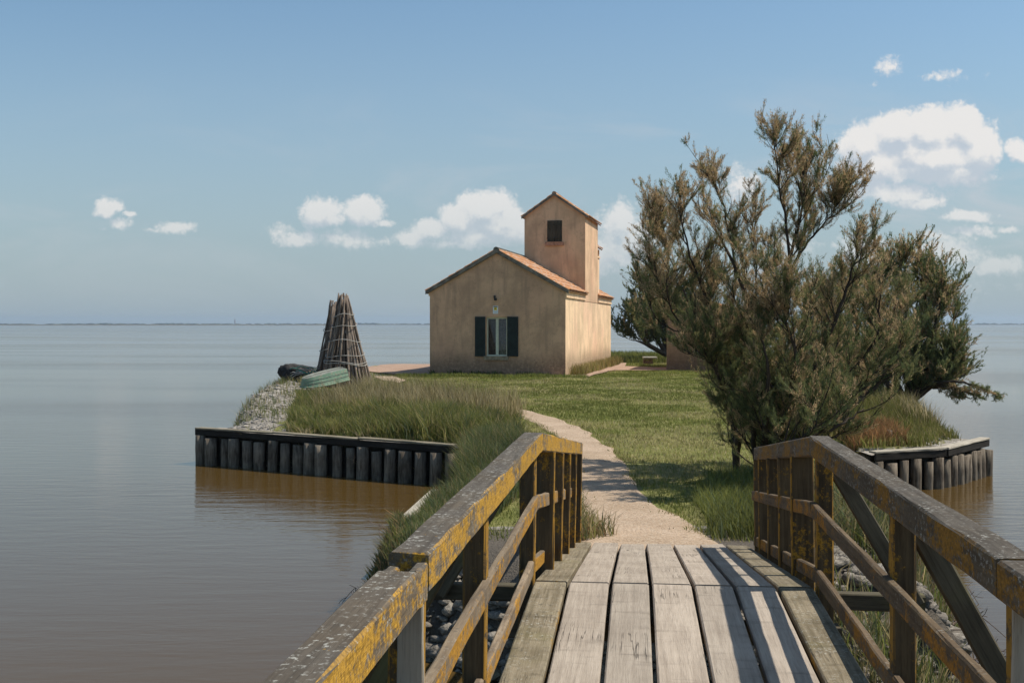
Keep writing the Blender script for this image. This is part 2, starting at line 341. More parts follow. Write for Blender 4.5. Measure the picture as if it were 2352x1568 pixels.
# ground
m, t = newmat('grassy_earth'); tc = t.node('ShaderNodeTexCoord').outputs['Object']
mud = t.node('ShaderNodeAttribute', attribute_name='mud').outputs['Fac']
n1 = t.noise(tc, 0.35, 5, 0.6); n2 = t.noise(tc, 3.5, 6, 0.65); n3 = t.noise(tc, 28, 5, 0.7)
gr = t.mix(t.ramp(n2, 0.35, 0.65), (0.14, 0.155, 0.045), (0.22, 0.22, 0.075)); gr = t.mix(t.ramp(n1, 0.42, 0.62, 0, 0.6), gr, (0.28, 0.245, 0.11)); gr = t.mix(t.ramp(n3, 0.45, 0.75, 0, 0.5), gr, (0.09, 0.095, 0.035))
mc = t.mix(t.ramp(n2, 0.3, 0.7), (0.20, 0.18, 0.155), (0.36, 0.33, 0.29)); mc = t.mix(t.ramp(n3, 0.5, 0.7, 0, 0.6), mc, (0.12, 0.105, 0.09))
mk = t.ramp(t.m('ADD', mud, t.m('MULTIPLY_ADD', n2, 0.8, -0.4)), 0.4, 0.6)
zz = t.node('ShaderNodeSeparateXYZ', {0: tc}).outputs[2]
mc = t.mix(t.ramp(mud, 1.22, 1.3), mc, (0.12, 0.105, 0.088)); cc = t.mix(mk, gr, mc); cc = t.mix(t.ramp(zz, 0.05, 0.25, 0.8, 0), cc, (0.05, 0.042, 0.03))
finish(t, cc, 0.97, t.m('ADD', n3, t.m('MULTIPLY', n2, 1.5)), 0.03, 0.1); M['ground'] = m
def gravel(name, a, b, peb):
    m, t = newmat(name); tc = t.node('ShaderNodeTexCoord').outputs['Object']
    n1 = t.noise(tc, 1.3, 5, 0.6); n2 = t.noise(tc, 35, 5, 0.75); vo = t.node('ShaderNodeTexVoronoi', {'Vector': tc, 'Scale': 38.0}); vc = t.node('ShaderNodeSeparateColor', {0: vo.outputs['Color']}).outputs[0]
    c = t.mix(t.ramp(n1, 0.35, 0.65), a, b); c = t.mix(t.ramp(vc, 0.72, 0.82, 0, 0.45), c, peb); c = t.mix(t.ramp(vc, 0.08, 0.16, 0.45, 0), c, tuple(x*0.6 for x in a)); c = t.mix(t.ramp(n2, 0.55, 0.75, 0, 0.35), c, tuple(x*0.6 for x in a))
    h = t.m('ADD', n2, t.m('MULTIPLY', vo.outputs['Distance'], -1.0)); finish(t, c, 0.97, h, 0.008, 0.1); return m
M['path'] = gravel('pale_gravel', (0.33, 0.245, 0.17), (0.41, 0.31, 0.225), (0.47, 0.385, 0.30))
M['paving'] = gravel('reddish_dirt', (0.30, 0.20, 0.145), (0.36, 0.25, 0.185), (0.42, 0.32, 0.26))
M['clod'] = gravel('dried_mud', (0.20, 0.18, 0.155), (0.33, 0.30, 0.265), (0.42, 0.39, 0.35)); M['clod_dark'] = gravel('dark_mud', (0.15, 0.132, 0.11), (0.26, 0.235, 0.20), (0.33, 0.30, 0.26))  # second mud is a darker tone of the first, for clods by the bridge
# water
m, t = newmat('lagoon_water'); tc = t.node('ShaderNodeTexCoord').outputs['Object']
dist = t.node('ShaderNodeCameraData').outputs['View Distance'] if False else None
w1 = t.noise(t.scale(tc, (0.55, 2.2, 1)), 1.9, 3, 0.5, dist=0.3); w2 = t.noise(t.scale(tc, (0.8, 2.0, 1)), 7.0, 3, 0.55); w3 = t.noise(t.scale(tc, (0.05, 0.35, 1)), 0.4, 3, 0.5)
patch = t.ramp(t.noise(t.scale(tc, (0.010, 0.045, 1)), 1.0, 3, 0.55), 0.38, 0.62, 0.22, 1.25)
h = t.m('MULTIPLY', t.m('ADD', w1, t.m('MULTIPLY', w2, 0.30)), patch)
band = t.noise(t.scale(tc, (0.0035, 0.028, 1)), 1.0, 4, 0.6)
rgh = t.ramp(t.m('ADD', t.m('MULTIPLY', band, 0.7), t.m('MULTIPLY', patch, 0.2)), 0.40, 0.64, 0.05, 0.13)
b = finish(t, (0.078, 0.048, 0.015), rgh, h, 0.013, 0.5, 1.0, {'IOR': 1.333}); M['water'] = m
# leaves and grass share one attribute driven material
def leafmat(name, trans=0.3):
    m, t = newmat(name); a = t.node('ShaderNodeAttribute', attribute_name='tint').outputs['Color']
    d = t.node('ShaderNodeBsdfDiffuse', {'Color': a, 'Roughness': 0.5}); tr = t.node('ShaderNodeBsdfTranslucent', {'Color': a})
    mx = t.node('ShaderNodeMixShader', {0: trans, 1: d, 2: tr}); t.node('ShaderNodeOutputMaterial', {0: mx}); return m
M['leaf'] = leafmat('leaf', 0.42); M['grass'] = leafmat('grass_blade', 0.45)
M['bark'] = plain('dark_bark', (0.055, 0.042, 0.032), 0.95, 0.4, 9, 0.01)
M['deadtwig'] = plain('dead_twig', (0.12, 0.088, 0.07), 0.95, 0.3, 9)

# ================================================================ terrain
POLY = [(-6.63,23.9,.1),(-1.3,20.7,.6),(-1.15,18,.5),(-1.05,14.7,.2),(-1.35,12.9,.4),(-1.62,12.1,.5),(-1.80,11.3,.7),(-1.6,9.8,1.6),(0,7.9,2.6),(2,7.4,2.6),(3.6,7.2,2.4),
        (4.6,9.0,1.5),(4.7,11,1.2),(5.2,14,1.2),(5.9,17,1.2),(6.3,19.8,.1),(7.76,20.35,.1),(9.24,22.1,.8),(10,26,1),(11.3,32,1),(13,38,1),(14,45,1),(16,55,1),(15,70,1),
        (9,80,1),(2,81,1),(-2,72,1),(-3.5,62,1),(-4,58.4,.5),(-7.3,57.6,.6),(-8.7,52,1),(-9.3,44,1.0),(-8.7,37,1.0),(-7.7,29,1.0)]
GX0, GX1, GY0, GY1, GS = -13.0, 20.0, 4.5, 86.0, 0.25
gx = np.arange(GX0, GX1+.01, GS); gy = np.arange(GY0, GY1+.01, GS); XX, YY = np.meshgrid(gx, gy)
def shore(P):
    best = np.full(len(P), 1e9); wid = np.ones(len(P)); idx = np.zeros(len(P), int)
    for i in range(len(POLY)):
        a = np.array(POLY[i][:2]); b_ = np.array(POLY[(i+1) % len(POLY)][:2]); ab = b_-a
        tt = np.clip(((P-a)@ab)/(ab@ab), 0, 1); dd = np.linalg.norm(P-(a+tt[:, None]*ab), axis=1)
        k = dd < best; best[k] = dd[k]; wid[k] = POLY[i][2]; idx[k] = i
    return np.where(pip(P, POLY), best, -best), wid, idx
def sstep(x): x = np.clip(x, 0, 1); return x*x*(3-2*x)
Pg = np.stack([XX.ravel(), YY.ravel()], 1); SD, WD, IX = shore(Pg)
land = 0.70 + 0.15*sstep(SD/1.6) + 0.05*sstep((Pg[:, 1]-22)/20)
land = land + 0.22*np.exp(-((Pg[:, 0]+7.2)/1.3)**2)*sstep((Pg[:, 1]-26)/6)*sstep((52-Pg[:, 1])/6)
land = land + (fbm(Pg[:, 0]*0.9, Pg[:, 1]*0.9)-0.47)*0.10*sstep(SD/0.8)*(Pg[:, 1] > 11.5)
tdr = sstep((SD + 0.05)/WD); rough = (fbm(Pg[:, 0]*2.3, Pg[:, 1]*2.3)-0.47)*0.45*(1-sstep((SD-WD)/1.0))*(WD > 0.3)
Z = -0.7 + (land+0.7)*tdr + rough*tdr
wallish = (WD < 0.12); Z = np.where(wallish & (SD > 0.22), 0.69 + 0.16*sstep(SD/1.6), np.where(wallish, -0.7, Z))
Z = np.minimum(Z, 9)
ZG = Z.reshape(XX.shape)
def H(x, y):
    x = np.atleast_1d(np.asarray(x, float)); y = np.atleast_1d(np.asarray(y, float))
    fx = np.clip((x-GX0)/GS, 0, len(gx)-1.001); fy = np.clip((y-GY0)/GS, 0, len(gy)-1.001); i = fx.astype(int); j = fy.astype(int); fx -= i; fy -= j
    return (ZG[j,i]*(1-fx)+ZG[j,i+1]*fx)*(1-fy)+(ZG[j+1,i]*(1-fx)+ZG[j+1,i+1]*fx)*fy
def Hs(x, y): return float(H(x, y)[0])
ny, nx = XX.shape; ii = np.arange(ny*nx).reshape(ny, nx)
q = np.stack([ii[:-1,:-1], ii[:-1,1:], ii[1:,1:], ii[1:,:-1]], -1).reshape(-1, 4)
q = q[(Z[q] > -0.65).any(1)]
go = fast('ground', np.stack([Pg[:,0], Pg[:,1], Z], 1), q, M['ground'], smooth=True); tag(go, kind='structure')
mudv = np.clip(1.2 - SD/np.maximum(WD, 0.5)*0.9, 0, 1)
lm = (Pg[:,0] < -4.9+0.06*(Pg[:,1]-24)) & (Pg[:,1] > 20) & (Pg[:,1] < 50)
mudv = np.where(lm, np.maximum(mudv, sstep((-4.6-Pg[:,0]+vnoise(Pg[:,0]*2,Pg[:,1]*2))*0.7)), mudv)
ub = (Pg[:,1] < 11.6); mudv = np.where(ub, 1.4, np.minimum(mudv, 1.2))
at_ = go.data.attributes.new('mud', 'FLOAT', 'POINT'); at_.data.foreach_set('value', mudv.astype(np.float32))
# water sheet (long strips so the far part stays flat)
tag(mesh('water', [(-9000,-60,0),(9000,-60,0),(9000,5200,0),(-9000,5200,0)], [(0,1,2,3)], M['water']), kind='structure')
tag(mesh('lake_bed', [(-9000,-60,-1.5),(9000,-60,-1.5),(9000,5200,-1.5),(-9000,5200,-1.5)], [(0,1,2,3)], M['clod']), kind='structure')
# sheets following the ground
def ribbon(name, L, R, mat, n=90, m=14, off=0.018, jit=0.06):
    def res(P, n):
        P = np.array(P, float); s = np.r_[0, np.cumsum(np.linalg.norm(np.diff(P, axis=0), axis=1))]; tt = np.linspace(0, s[-1], n)
        return np.stack([np.interp(tt, s, P[:,0]), np.interp(tt, s, P[:,1])], 1)
    Lr, Rr = res(L, n), res(R, n); V = []
    for i in range(n):
        dv = Rr[i]-Lr[i]; wl = np.linalg.norm(dv)+1e-6
        a0 = -jit*0.6*(vnoise(np.array([i*0.35]), np.array([3.1]))[0]-.2)*3/wl; a1 = 1+jit*(vnoise(np.array([i*0.35]), np.array([9.1]))[0]-.8)*3/wl
        for k in range(m):
            u = a0+(a1-a0)*k/(m-1); p = Lr[i]+dv*u; V.append((p[0], p[1], Hs(p[0], p[1])+off*(0.2 if k in (0, m-1) else 1)))
    Fc = [(i*m+k, i*m+k+1, (i+1)*m+k+1, (i+1)*m+k) for i in range(n-1) for k in range(m-1)]
    return tag(mesh(name, V, Fc, mat, smooth=True), kind='structure')
PL = pxpoly([(1335,1262),(1345,1215),(1335,1150),(1325,1080),(1318,1045),(1290,1008),(1245,975),(1190,950),(1140,930),(1105,921)])
PR = pxpoly([(1690,1262),(1632,1232),(1548,1180),(1488,1125),(1448,1080),(1408,1025),(1352,985),(1275,955),(1195,936),(1112,917)])
ribbon('path', PL, PR, M['path'])
PATHPOLY = PL + PR[::-1]
PATHIN = [((a[0]*.95+b_[0]*.05), (a[1]*.95+b_[1]*.05)) for a, b_ in zip(PL, PR)] + [((a[0]*.95+b_[0]*.05), (a[1]*.95+b_[1]*.05)) for a, b_ in zip(PR, PL)][::-1]
# ================================================================ far shore
tree_m, t = newmat('far_wood'); tc = t.node('ShaderNodeTexCoord').outputs['Object']; finish(t, t.mix(t.ramp(t.noise(tc, 0.05, 4), 0.35, 0.65), (0.03, 0.045, 0.022), (0.07, 0.085, 0.04)), 0.95)
bank_m = plain('far_bank_earth', (0.10, 0.085, 0.05), 0.95, 0.3, 0.05)
fb_ = MB()
for (x0, x1, Y, hgt) in ((-1500, -420, 3000, 2.6), (-1500, 500, 4300, 3.0), (560, 2600, 4300, 3.0)):
    n = 60
    V = []; Fc = []
    for i in range(n+1):
        x = x0+(x1-x0)*i/n; hh = hgt*(0.8+0.4*random.random())*(1 if 0 < i < n else 0.1); yy_ = Y+random.uniform(-15, 15)
        V += [(x, yy_-12, -0.4), (x, yy_, hh), (x, yy_+60, hh), (x, yy_+70, -0.4)]
    for i in range(n):
        for k in range(3): Fc.append((i*4+k, i*4+k+1, (i+1)*4+k+1, (i+1)*4+k))
    fb_.add(V, [f[::-1] for f in Fc])
tag(fb_.build('far_shore', bank_m), kind='structure')
ico = [(0,0,1)]+[(cos(a)*0.85, sin(a)*0.85, 0.45) for a in np.arange(5)*2*pi/5]+[(cos(a), sin(a), -0.3) for a in np.arange(5)*2*pi/5+.6]
icf = [(0,1+k,1+(k+1)%5) for k in range(5)]+[(1+k,6+k,1+(k+1)%5) for k in range(5)]+[(6+k,6+(k+1)%5,1+(k+1)%5) for k in range(5)]
fw = MB()
for (x0, x1, Y, n) in ((-2150, 420, 4330, 330), (620, 2300, 4330, 200)):
    for i in range(n):
        x = random.uniform(x0, x1); s = random.uniform(2.0, 3.3)*(1+0.45*max(0, sin(x*0.013)*sin(x*0.0051+1)))
        w_ = s*random.uniform(1.5, 5); fw.add([(x+a*w_, Y+random.uniform(0, 30)+b*8, 1.6+s*0.6+c*s) for a, b, c in ico], icf)
tag(fw.build('distant_wood', tree_m), 'low dark green line of trees along the far shore', 'woodland', kind='stuff')
tm = MB(); bx = (541-CX)/F*4300; tm.box((bx-1.6, 4290, 0), (3.2,0,0), (0,3.2,0), (0,0,17)); tm.add([(bx-1.6,4290,17),(bx+1.6,4290,17),(bx+1.6,4293.2,17),(bx-1.6,4293.2,17),(bx,4291.6,27)], [(0,1,4),(1,2,4),(2,3,4),(3,0,4)])
tag(tm.build('bell_tower', plain('far_brick', (0.3,0.22,0.18))), 'tiny pointed bell tower above the far shoreline', 'tower')
# ================================================================ footbridge
B0 = Vector((0.97, 6.8, 0)); bb = Vector((0.1099, 0.9939, 0)); br = Vector((0.9939, -0.1099, 0))
def BP(a, s, z): return B0 + br*a + bb*s + Vector((0, 0, z))
bridge = empty('footbridge', BP(0, 0, 0)); tag(bridge, 'weathered grey plank footbridge with orange lichen on its knee-bent timber railings', 'footbridge')
DZ = 1.38
edges = [-0.846, -0.628, -0.373, -0.128, 0.123, 0.370, 0.622, 0.846]
def deckplank(a0, a1, s0, z0, s1, z1, mat, pitch=0):
    ac = (a0+a1)/2; wdt = a1-a0-random.uniform(0.018, 0.028)
    return beam('deck_plank', BP(ac, s0, z0-0.025), BP(ac, s1, z1-0.025), wdt, 0.05, mat, bridge, seg=14, jit=0.0018, bev=0.008)
for i in range(7):
    mt = M['deckedge'] if i in (0, 6) else M['deck']
    for (sa, sb) in ((-8.6, -4.9 if i % 2 else -5.1), (-5.0 if i % 2 else -5.2, -0.012)):
        deckplank(edges[i], edges[i+1], sa, DZ+0.025*sa, sb-random.uniform(0.005,0.02), DZ+0.025*sb, mt)
    ds = random.uniform(-0.03, 0.03)
    deckplank(edges[i], edges[i+1], 0.012, DZ-0.002, 4.0+ds, DZ-0.132*4.0, M['deckedge'] if i == 6 or i == 0 else M['deck'])
# stringers and cross beams below
for a in (-0.72, 0.0, 0.72):
    beam('stringer', BP(a, -8.6, DZ-0.36), BP(a, 0, DZ-0.145), 0.12, 0.18, M['brace'], bridge)
    beam('stringer', BP(a, 0, DZ-0.145), BP(a, 3.9, DZ-0.145-0.515), 0.12, 0.18, M['brace'], bridge)
# railings:  side, handrail (a,z) knee, end
for sgn, hk, he, mk_, me_, kk, ke, posts, splice in (
    (-1, (-.847, 2.23), (-.795, 4.04, 1.745), (-.83, 1.86), (-.79, 4.0, 1.345), (-.855, 1.465), (-.85, 4.0, 0.965), (0.0, -2.27, -3.68, -5.4, -7.2), -3.66),
    (1, (.866, 2.225), (.905, 3.55, 1.77), (.835, 1.845), (.85, 3.6, 1.385), (.86, 1.455), (.87, 3.6, 0.97), (0.0, -2.0, -3.52, -5.3, -7.2), -3.52)):
    RM, MM = (M['rail'], M['midrail']) if sgn < 0 else (M['rail_shaded'], M['midrail_shaded'])
    # handrail: far sloping part, near part, nearest part
    beam('handrail', BP(hk[0], -0.0, hk[1]), BP(he[0], he[1], he[2]), 0.118, 0.115, RM, bridge, seg=16)
    kx = hk[0]; nx_a = kx-(0.024 if sgn < 0 else 0.0)
    beam('handrail', BP(nx_a, splice, hk[1]), BP(kx, 0.0, hk[1]), 0.118, 0.118, RM, bridge, seg=20)
    lowz = hk[1]-(0.014 if sgn < 0 else 0.004)
    if sgn > 0:
        beam('handrail', BP(nx_a, -8.6, lowz), BP(nx_a, splice-0.006, lowz), 0.116, 0.115, RM, bridge, seg=24)
    else:
        # nearest left piece ends in a rotted notch: prongs left standing round the hole
        beam('handrail', BP(nx_a, -8.6, lowz), BP(nx_a, splice-0.17, lowz), 0.116, 0.115, RM, bridge, seg=24)
        beam('handrail_stub', BP(nx_a+0.043, splice-0.172, lowz), BP(nx_a+0.043, splice-0.02, lowz-0.006), 0.030, 0.112, RM, bridge, seg=5, jit=0.005)
        beam('handrail_stub', BP(nx_a-0.040, splice-0.172, lowz), BP(nx_a-0.030, splice-0.07, lowz-0.004), 0.036, 0.100, RM, bridge, seg=5, jit=0.006)
        beam('handrail_stub', BP(nx_a, splice-0.172, lowz-0.04), BP(nx_a, splice-0.008, lowz-0.05), 0.07, 0.028, M['brace'], bridge, seg=4, jit=0.004)
    for (k0, e0, nm) in ((mk_, me_, 'middle_rail'), (kk, ke, 'kick_rail')):
        beam(nm, BP(k0[0], 0, k0[1]), BP(e0[0], e0[1], e0[2]), 0.036, 0.088, MM, bridge)
        beam(nm, BP(k0[0], -3.9 if nm == 'kick_rail' else splice, k0[1]-(0.0 if nm == 'middle_rail' else 0.015)), BP(k0[0], 0.0, k0[1]), 0.036, 0.088, MM, bridge, seg=14)
        beam(nm, BP(k0[0], -8.6, k0[1]-(0.02 if nm == 'middle_rail' else 0.06)), BP(k0[0], -3.93 if nm == 'kick_rail' else splice-0.01, k0[1]-(0.0 if nm == 'middle_rail' else 0.018)), 0.036, 0.088, MM, bridge, seg=14)
    ap = hk[0]+sgn*0.012
    for s in posts:
        dz = DZ+0.025*s
        th = 0.10 if s == 0 else 0.085
        beam('post', BP(ap+sgn*0.028, s, dz-0.55), BP(ap+sgn*0.015, s, hk[1]-0.06), 0.095, th, M['post'], bridge, up=bb, seg=6)
        if s in (posts[2],): beam('post_splice', BP(ap-sgn*0.006, s-0.055, hk[1]-0.52), BP(ap-sgn*0.006, s-0.055, hk[1]-0.062), 0.075, 0.022, M['newpost'], bridge, up=bb, seg=4)
        # outrigger beam and raking brace
        beam('outrigger', BP(sgn*0.55, s+0.10, dz-0.10), BP(sgn*1.50, s+0.10, dz-0.10), 0.09, 0.10, M['brace'], bridge, seg=4)
        beam('raking_brace', BP(sgn*1.44, s+0.02, dz-0.10), BP(ap+sgn*0.07, s+0.02, hk[1]-0.10), 0.10, 0.045, M['brace'], bridge, up=bb, seg=5)
    # upright boards of the sloping part, set edge-on to the walkway
    fins = [0.80, 1.55, 2.30, 3.05, 3.45 if sgn > 0 else 3.80]
    for s in fins:
        f_ = s/(4.0 if sgn < 0 else 3.6); zt = hk[1]+(he[2]-hk[1])*s/he[1]; zb = DZ-0.132*s
        a_ = hk[0]+(he[0]-hk[0])*s/he[1]
        beam('upright_board', BP(a_+sgn*0.022, s, zb-0.35), BP(a_+sgn*0.004, s, zt-0.055), 0.15, 0.058, M['post'], bridge, up=bb, seg=5)
# support piles under the bridge
for s in (0.06, -3.6, -7.2):
    for a in (-0.62, 0.62): beam('pier_post', BP(a, s, -1.2), BP(a, s, DZ-0.24+0.025*min(0, s)), 0.16, 0.16, M['pile'], bridge, up=bb, seg=4)
    beam('cross_beam', BP(-1.0, s, DZ-0.30+0.025*min(0, s)), BP(1.0, s, DZ-0.30+0.025*min(0, s)), 0.14, 0.12, M['brace'], bridge, seg=4)
beam('end_sill', BP(-0.9, 4.08, 0.79), BP(0.9, 4.08, 0.79), 0.10, 0.08, M['brace'], bridge)
# ================================================================ pile walls
def pilewall(label, pts, z, mats, spacing=0.335, rad=0.112):
    o = empty('pile_wall', (pts[0][0], pts[0][1], 0)); tag(o, label, 'retaining wall', 'timber pile walls holding the bank')
    for i in range(len(pts)-1):
        a, b_ = Vector((pts[i][0], pts[i][1], 0)), Vector((pts[i+1][0], pts[i+1][1], 0)); d = (b_-a); L = d.length; d.normalize(); nrm = Vector((d.y, -d.x, 0))
        npc = max(1, round(L/1.9))
        for q_ in range(npc):
            ja = random.uniform(-.012, .012); beam('cap_board', a.lerp(b_, q_/npc)+d*0.004+nrm*(0.05+ja)+Vector((0,0,z+ja)), a.lerp(b_, (q_+1)/npc)-d*0.004+nrm*(0.05-ja*.8)+Vector((0,0,z-ja*.7)), 0.20, 0.036, mats[0], o, seg=7, jit=0.007)
        beam('face_board', a+nrm*0.115+Vector((0,0,z-0.085)), b_+nrm*0.115+Vector((0,0,z-0.085)), 0.05, 0.12, mats[1], o, seg=10)
        beam('backing_board', a-nrm*0.04+Vector((0,0,z-0.55)), b_-nrm*0.04+Vector((0,0,z-0.55)), 0.05, 0.95, mats[1], o, seg=4)
        n = int(L/spacing)
        for k in range(n+1):
            p = a+d*(0.10+(L-0.2)*k/max(1, n)+random.uniform(-.035, .035))+nrm*random.uniform(0.07, 0.12); r = rad*random.uniform(0.74, 1.2)
            tx, ty = random.uniform(-.035, .035), random.uniform(-.035, .035); hv = random.uniform(-.06, .03)
            mb = MB(); mb.tube([p+Vector((tx*q_, ty*q_, -0.9+(z-0.165+hv+0.9)*q_)) for q_ in (0, .4, .6, .8, 1)], [r*1.02, r, r*random.uniform(.93,1.05), r, r*0.96], 11, jit=0.05)
            mb.build('pile', M['pile'], o, smooth=True)
    for i in range(len(pts)-1):
        a, b_ = Vector((pts[i][0], pts[i][1], 0)), Vector((pts[i+1][0], pts[i+1][1], 0)); d = (b_-a).normalized(); nrm = Vector((d.y, -d.x, 0)); n = 20
        V = []
        for k in range(n+1):
            p = a.lerp(b_, k/n)
            for q_, dz in ((-.02, -.03), (-.25, .0), (-.55, .0), (-.8, -.06)): V.append((p.x+nrm.x*q_, p.y+nrm.y*q_, z-.04+dz+random.uniform(-.015, .015)))
        tag(mesh('bank_edge', V, [(k*4+c, k*4+c+1, k*4+5+c, k*4+4+c) for k in range(n) for c in range(3)], M['clod'], smooth=True), kind='structure')
    return o
pilewall('long dark timber pile wall along the left side of the cove', [(-6.63,23.9),(-1.0,20.55)], 0.755, (M['cap'], M['capside']))
pilewall('angled grey timber pile wall with pale cap at the right bank', [(6.3,19.75),(7.76,20.35),(9.24,22.1)], 0.715, (M['palecap'], M['capside']), 0.27, 0.095)
kerb = [onz(990,1124,0.70), onz(950,1160,0.69), onz(908,1198,0.66)]
kb = MB()
for i in range(2):
    a, b_ = kerb[i], kerb[i+1]; d = (b_-a).normalized(); nn_ = Vector((-d.y, d.x, 0)); nn_ = nn_ if nn_.x > 0 else -nn_
    kb.box(a+Vector((0,0,-0.05)), b_-a, nn_*0.10, (0,0,0.055)); kb.box(a+nn_*.03+Vector((0,0,-0.9)), b_-a, nn_*0.06, (0,0,0.84))
tag(kb.build('edge_kerb', M['palecap']), 'short pale edging board on the grassy bank left of the bridge', 'kerb')
# ================================================================ house
TH = atan((1710-CX)/F); dv = Vector((sin(TH), cos(TH), 0)); wv_ = Vector((-cos(TH), sin(TH), 0)); HZ = 0.88
HO = Vector((2.10, 44.2, HZ)); HW, HL, EH, RH = 5.52, 15.3, 3.42, 4.97
def HP(t_, s, z): return HO + wv_*t_ + dv*s + Vector((0, 0, z))
house = empty('house', HO); tag(house, 'ochre plastered house with tiled gable roof and square tower beyond the lawn', 'house')
def onfront(px, py, s=0.0):
    p = onplane(px, py, HP(0, s, 0), dv) - HP(0, s, 0); return p.dot(wv_), p.z
def lbuild(mb, name, mat, smooth=False, parent=None): return mb.build(name, mat, parent or house, smooth)
# wall mesh: in coordinates local to the house so plaster textures start at the ground
def housemesh(name, V, Fc, mat, parent=None, smooth=False, seg=None):
    """V in (t,s,z) house coordinates"""
    me = bpy.data.meshes.new(name); me.from_pydata([(-v[0], v[1], v[2]) for v in V], [], Fc); me.update()
    if smooth: me.polygons.foreach_set('use_smooth', [True]*len(me.polygons))
    if mat: me.materials.append(mat)
    o = bpy.data.objects.new(name, me); C.link(o); o.parent = parent or house
    if parent is None or parent is house: o.rotation_euler = (0, 0, -TH)
    return o
def hbox(L, t0, t1, s0, s1, z0, z1):
    n = len(L[0]); L[0].extend([(t0,s0,z0),(t1,s0,z0),(t1,s1,z0),(t0,s1,z0),(t0,s0,z1),(t1,s0,z1),(t1,s1,z1),(t0,s1,z1)])
    L[1].extend([tuple(i+n for i in f) for f in ((0,1,2,3),(4,7,6,5),(0,4,5,1),(1,5,6,2),(2,6,7,3),(3,7,4,0))])
def hb(name, mat, *boxes, parent=None):
    L = ([], []); [hbox(L, *b_) for b_ in boxes]; return housemesh(name, L[0], L[1], mat, parent)
# window opening in the front wall
def w2o(x, y): return ((1850+.21676*x)*.57422, (1180+.21676*y)*.57422)
wt1, wz1 = onfront(*w2o(440, 405)); wt0, wz0 = onfront(*w2o(822, 1125))
# front gable wall with the window hole; ring of quads
ym = HW/2
V = [(0,0,0),(0,0,EH),(ym,0,RH),(HW,0,EH),(HW,0,0), (wt0,0,wz0),(wt0,0,wz1),(wt1,0,wz1),(wt1,0,wz0), (wt0,0,0),(wt1,0,0),(wt0,.28,wz0),(wt0,.28,wz1),(wt1,.28,wz1),(wt1,.28,wz0)]
zA = EH+(RH-EH)*wt0/ym; zB = EH+(RH-EH)*(HW-wt1)/ym
V += [(wt0,0,zA),(wt1,0,zB),(0,0,wz0),(0,0,wz1),(HW,0,wz0),(HW,0,wz1),
      (0,HL,0),(0,HL,EH),(ym,HL,RH),(HW,HL,EH),(HW,HL,0)]
Fc = [(0,9,5,17),(17,5,6,18),(18,6,15,1),(9,10,8,5),(6,7,16,2,15),(10,4,19,8),(8,19,20,7),(7,20,3,16),
      (5,8,14,11),(6,12,13,7),(5,11,12,6),(8,7,13,14),
      (21,0,17,18,1,22),(4,25,24,3,20,19),(25,21,22,23,24)]
Fc = [f[::-1] for f in Fc]
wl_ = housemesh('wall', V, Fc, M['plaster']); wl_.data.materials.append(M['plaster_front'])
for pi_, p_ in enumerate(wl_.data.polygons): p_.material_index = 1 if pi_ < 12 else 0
# window parts
win = hb('window', M['winframe'], (wt0,wt1,.10,.16,wz0,wz0+.05),(wt0,wt1,.10,.16,wz1-.07,wz1),(wt0,wt0+.05,.10,.16,wz0+.05,wz1-.07),(wt1-.05,wt1,.10,.16,wz0+.05,wz1-.07),((wt0+wt1)/2-.055,(wt0+wt1)/2+.055,.095,.155,wz0+.05,wz1-.07),
         (wt0,wt1,.02,.095,wz0-.0,wz0+.035))
hb('pane', M['glass'], (wt0+.05,(wt0+wt1)/2-.055,.125,.131,wz0+.05,wz1-.07), parent=win)
hb('pane', M['glass'], ((wt0+wt1)/2+.055,wt1-.05,.125,.131,wz0+.05,wz1-.07), parent=win)
hb('dark_interior', M['interior'], (wt0-.05,wt1+.05,.285,.30,wz0-.05,wz1+.05), parent=win)
cv_ = ([], []); n = 26
for i in range(n+1):
    tt = wt0+.03+(wt1-wt0)*0.42*i/n; ss = .20+.022*sin(i*1.9)+.012*sin(i*4.3); cv_[0].append((tt, ss, wz0+.03)); cv_[0].append((tt, ss+.01, wz1-.03))
for i in range(n): cv_[1].append((2*i, 2*i+2, 2*i+3, 2*i+1))
housemesh('curtain', cv_[0], cv_[1], M['curtain'], parent=win, smooth=True)
st1, sz1 = onfront(*w2o(400, 1132)); st0, sz0 = onfront(*w2o(850, 1200))
hb('window_sill', M['sill'], (st0, st1, -.07, .05, sz0, wz0-.003), parent=win)
for (xa, xb) in ((235, 425), (828, 1030)):
    a1, zt = onfront(*w2o(xa, 398)); a0, zb = onfront(*w2o(xb, 1130)); L = ([], [])
    hbox(L, a0, a1, -.045, -.015, zb, zt); w3 = 0.07
    hbox(L, a0, a0+w3, -.058, -.046, zb, zt); hbox(L, a1-w3, a1, -.058, -.046, zb, zt)
    for zz_ in (0, .36, .70): hbox(L, a0+w3, a1-w3, -.058, -.046, zb+(zt-zb)*zz_*0.955, zb+(zt-zb)*zz_*0.955+.08)
    hbox(L, a0+w3, a1-w3, -.058, -.046, zt-.09, zt)
    for q_ in range(28):
        zq = zb+.10+(zt-zb-.22)*q_/27
        hbox(L, a0+w3, a1-w3, -.052, -.0455, zq, zq+.022)
    sh = housemesh('shutter', L[0], L[1], M['shutter'])
# cornice along the right eave, stopping at the tower
TS0, TS1, TW = 5.43, 9.78, 2.70
for (s0, s1) in ((-.0, TS0), (TS1, HL)):
    hb('cornice', M['plaster'], (-.05, 0.0, s0+.002, s1, EH-.30, EH-.24), (-.04, 0.0, s0+.002, s1, EH-.235, EH-.10), (-.085, 0.0, s0+.002, s1, EH-.095, EH-.02))
hb('cornice', M['plaster'], (HW, HW+.05, 0.002, HL, EH-.22, EH-.14), (HW, HW+.09, 0.002, HL, EH-.135, EH-.02))
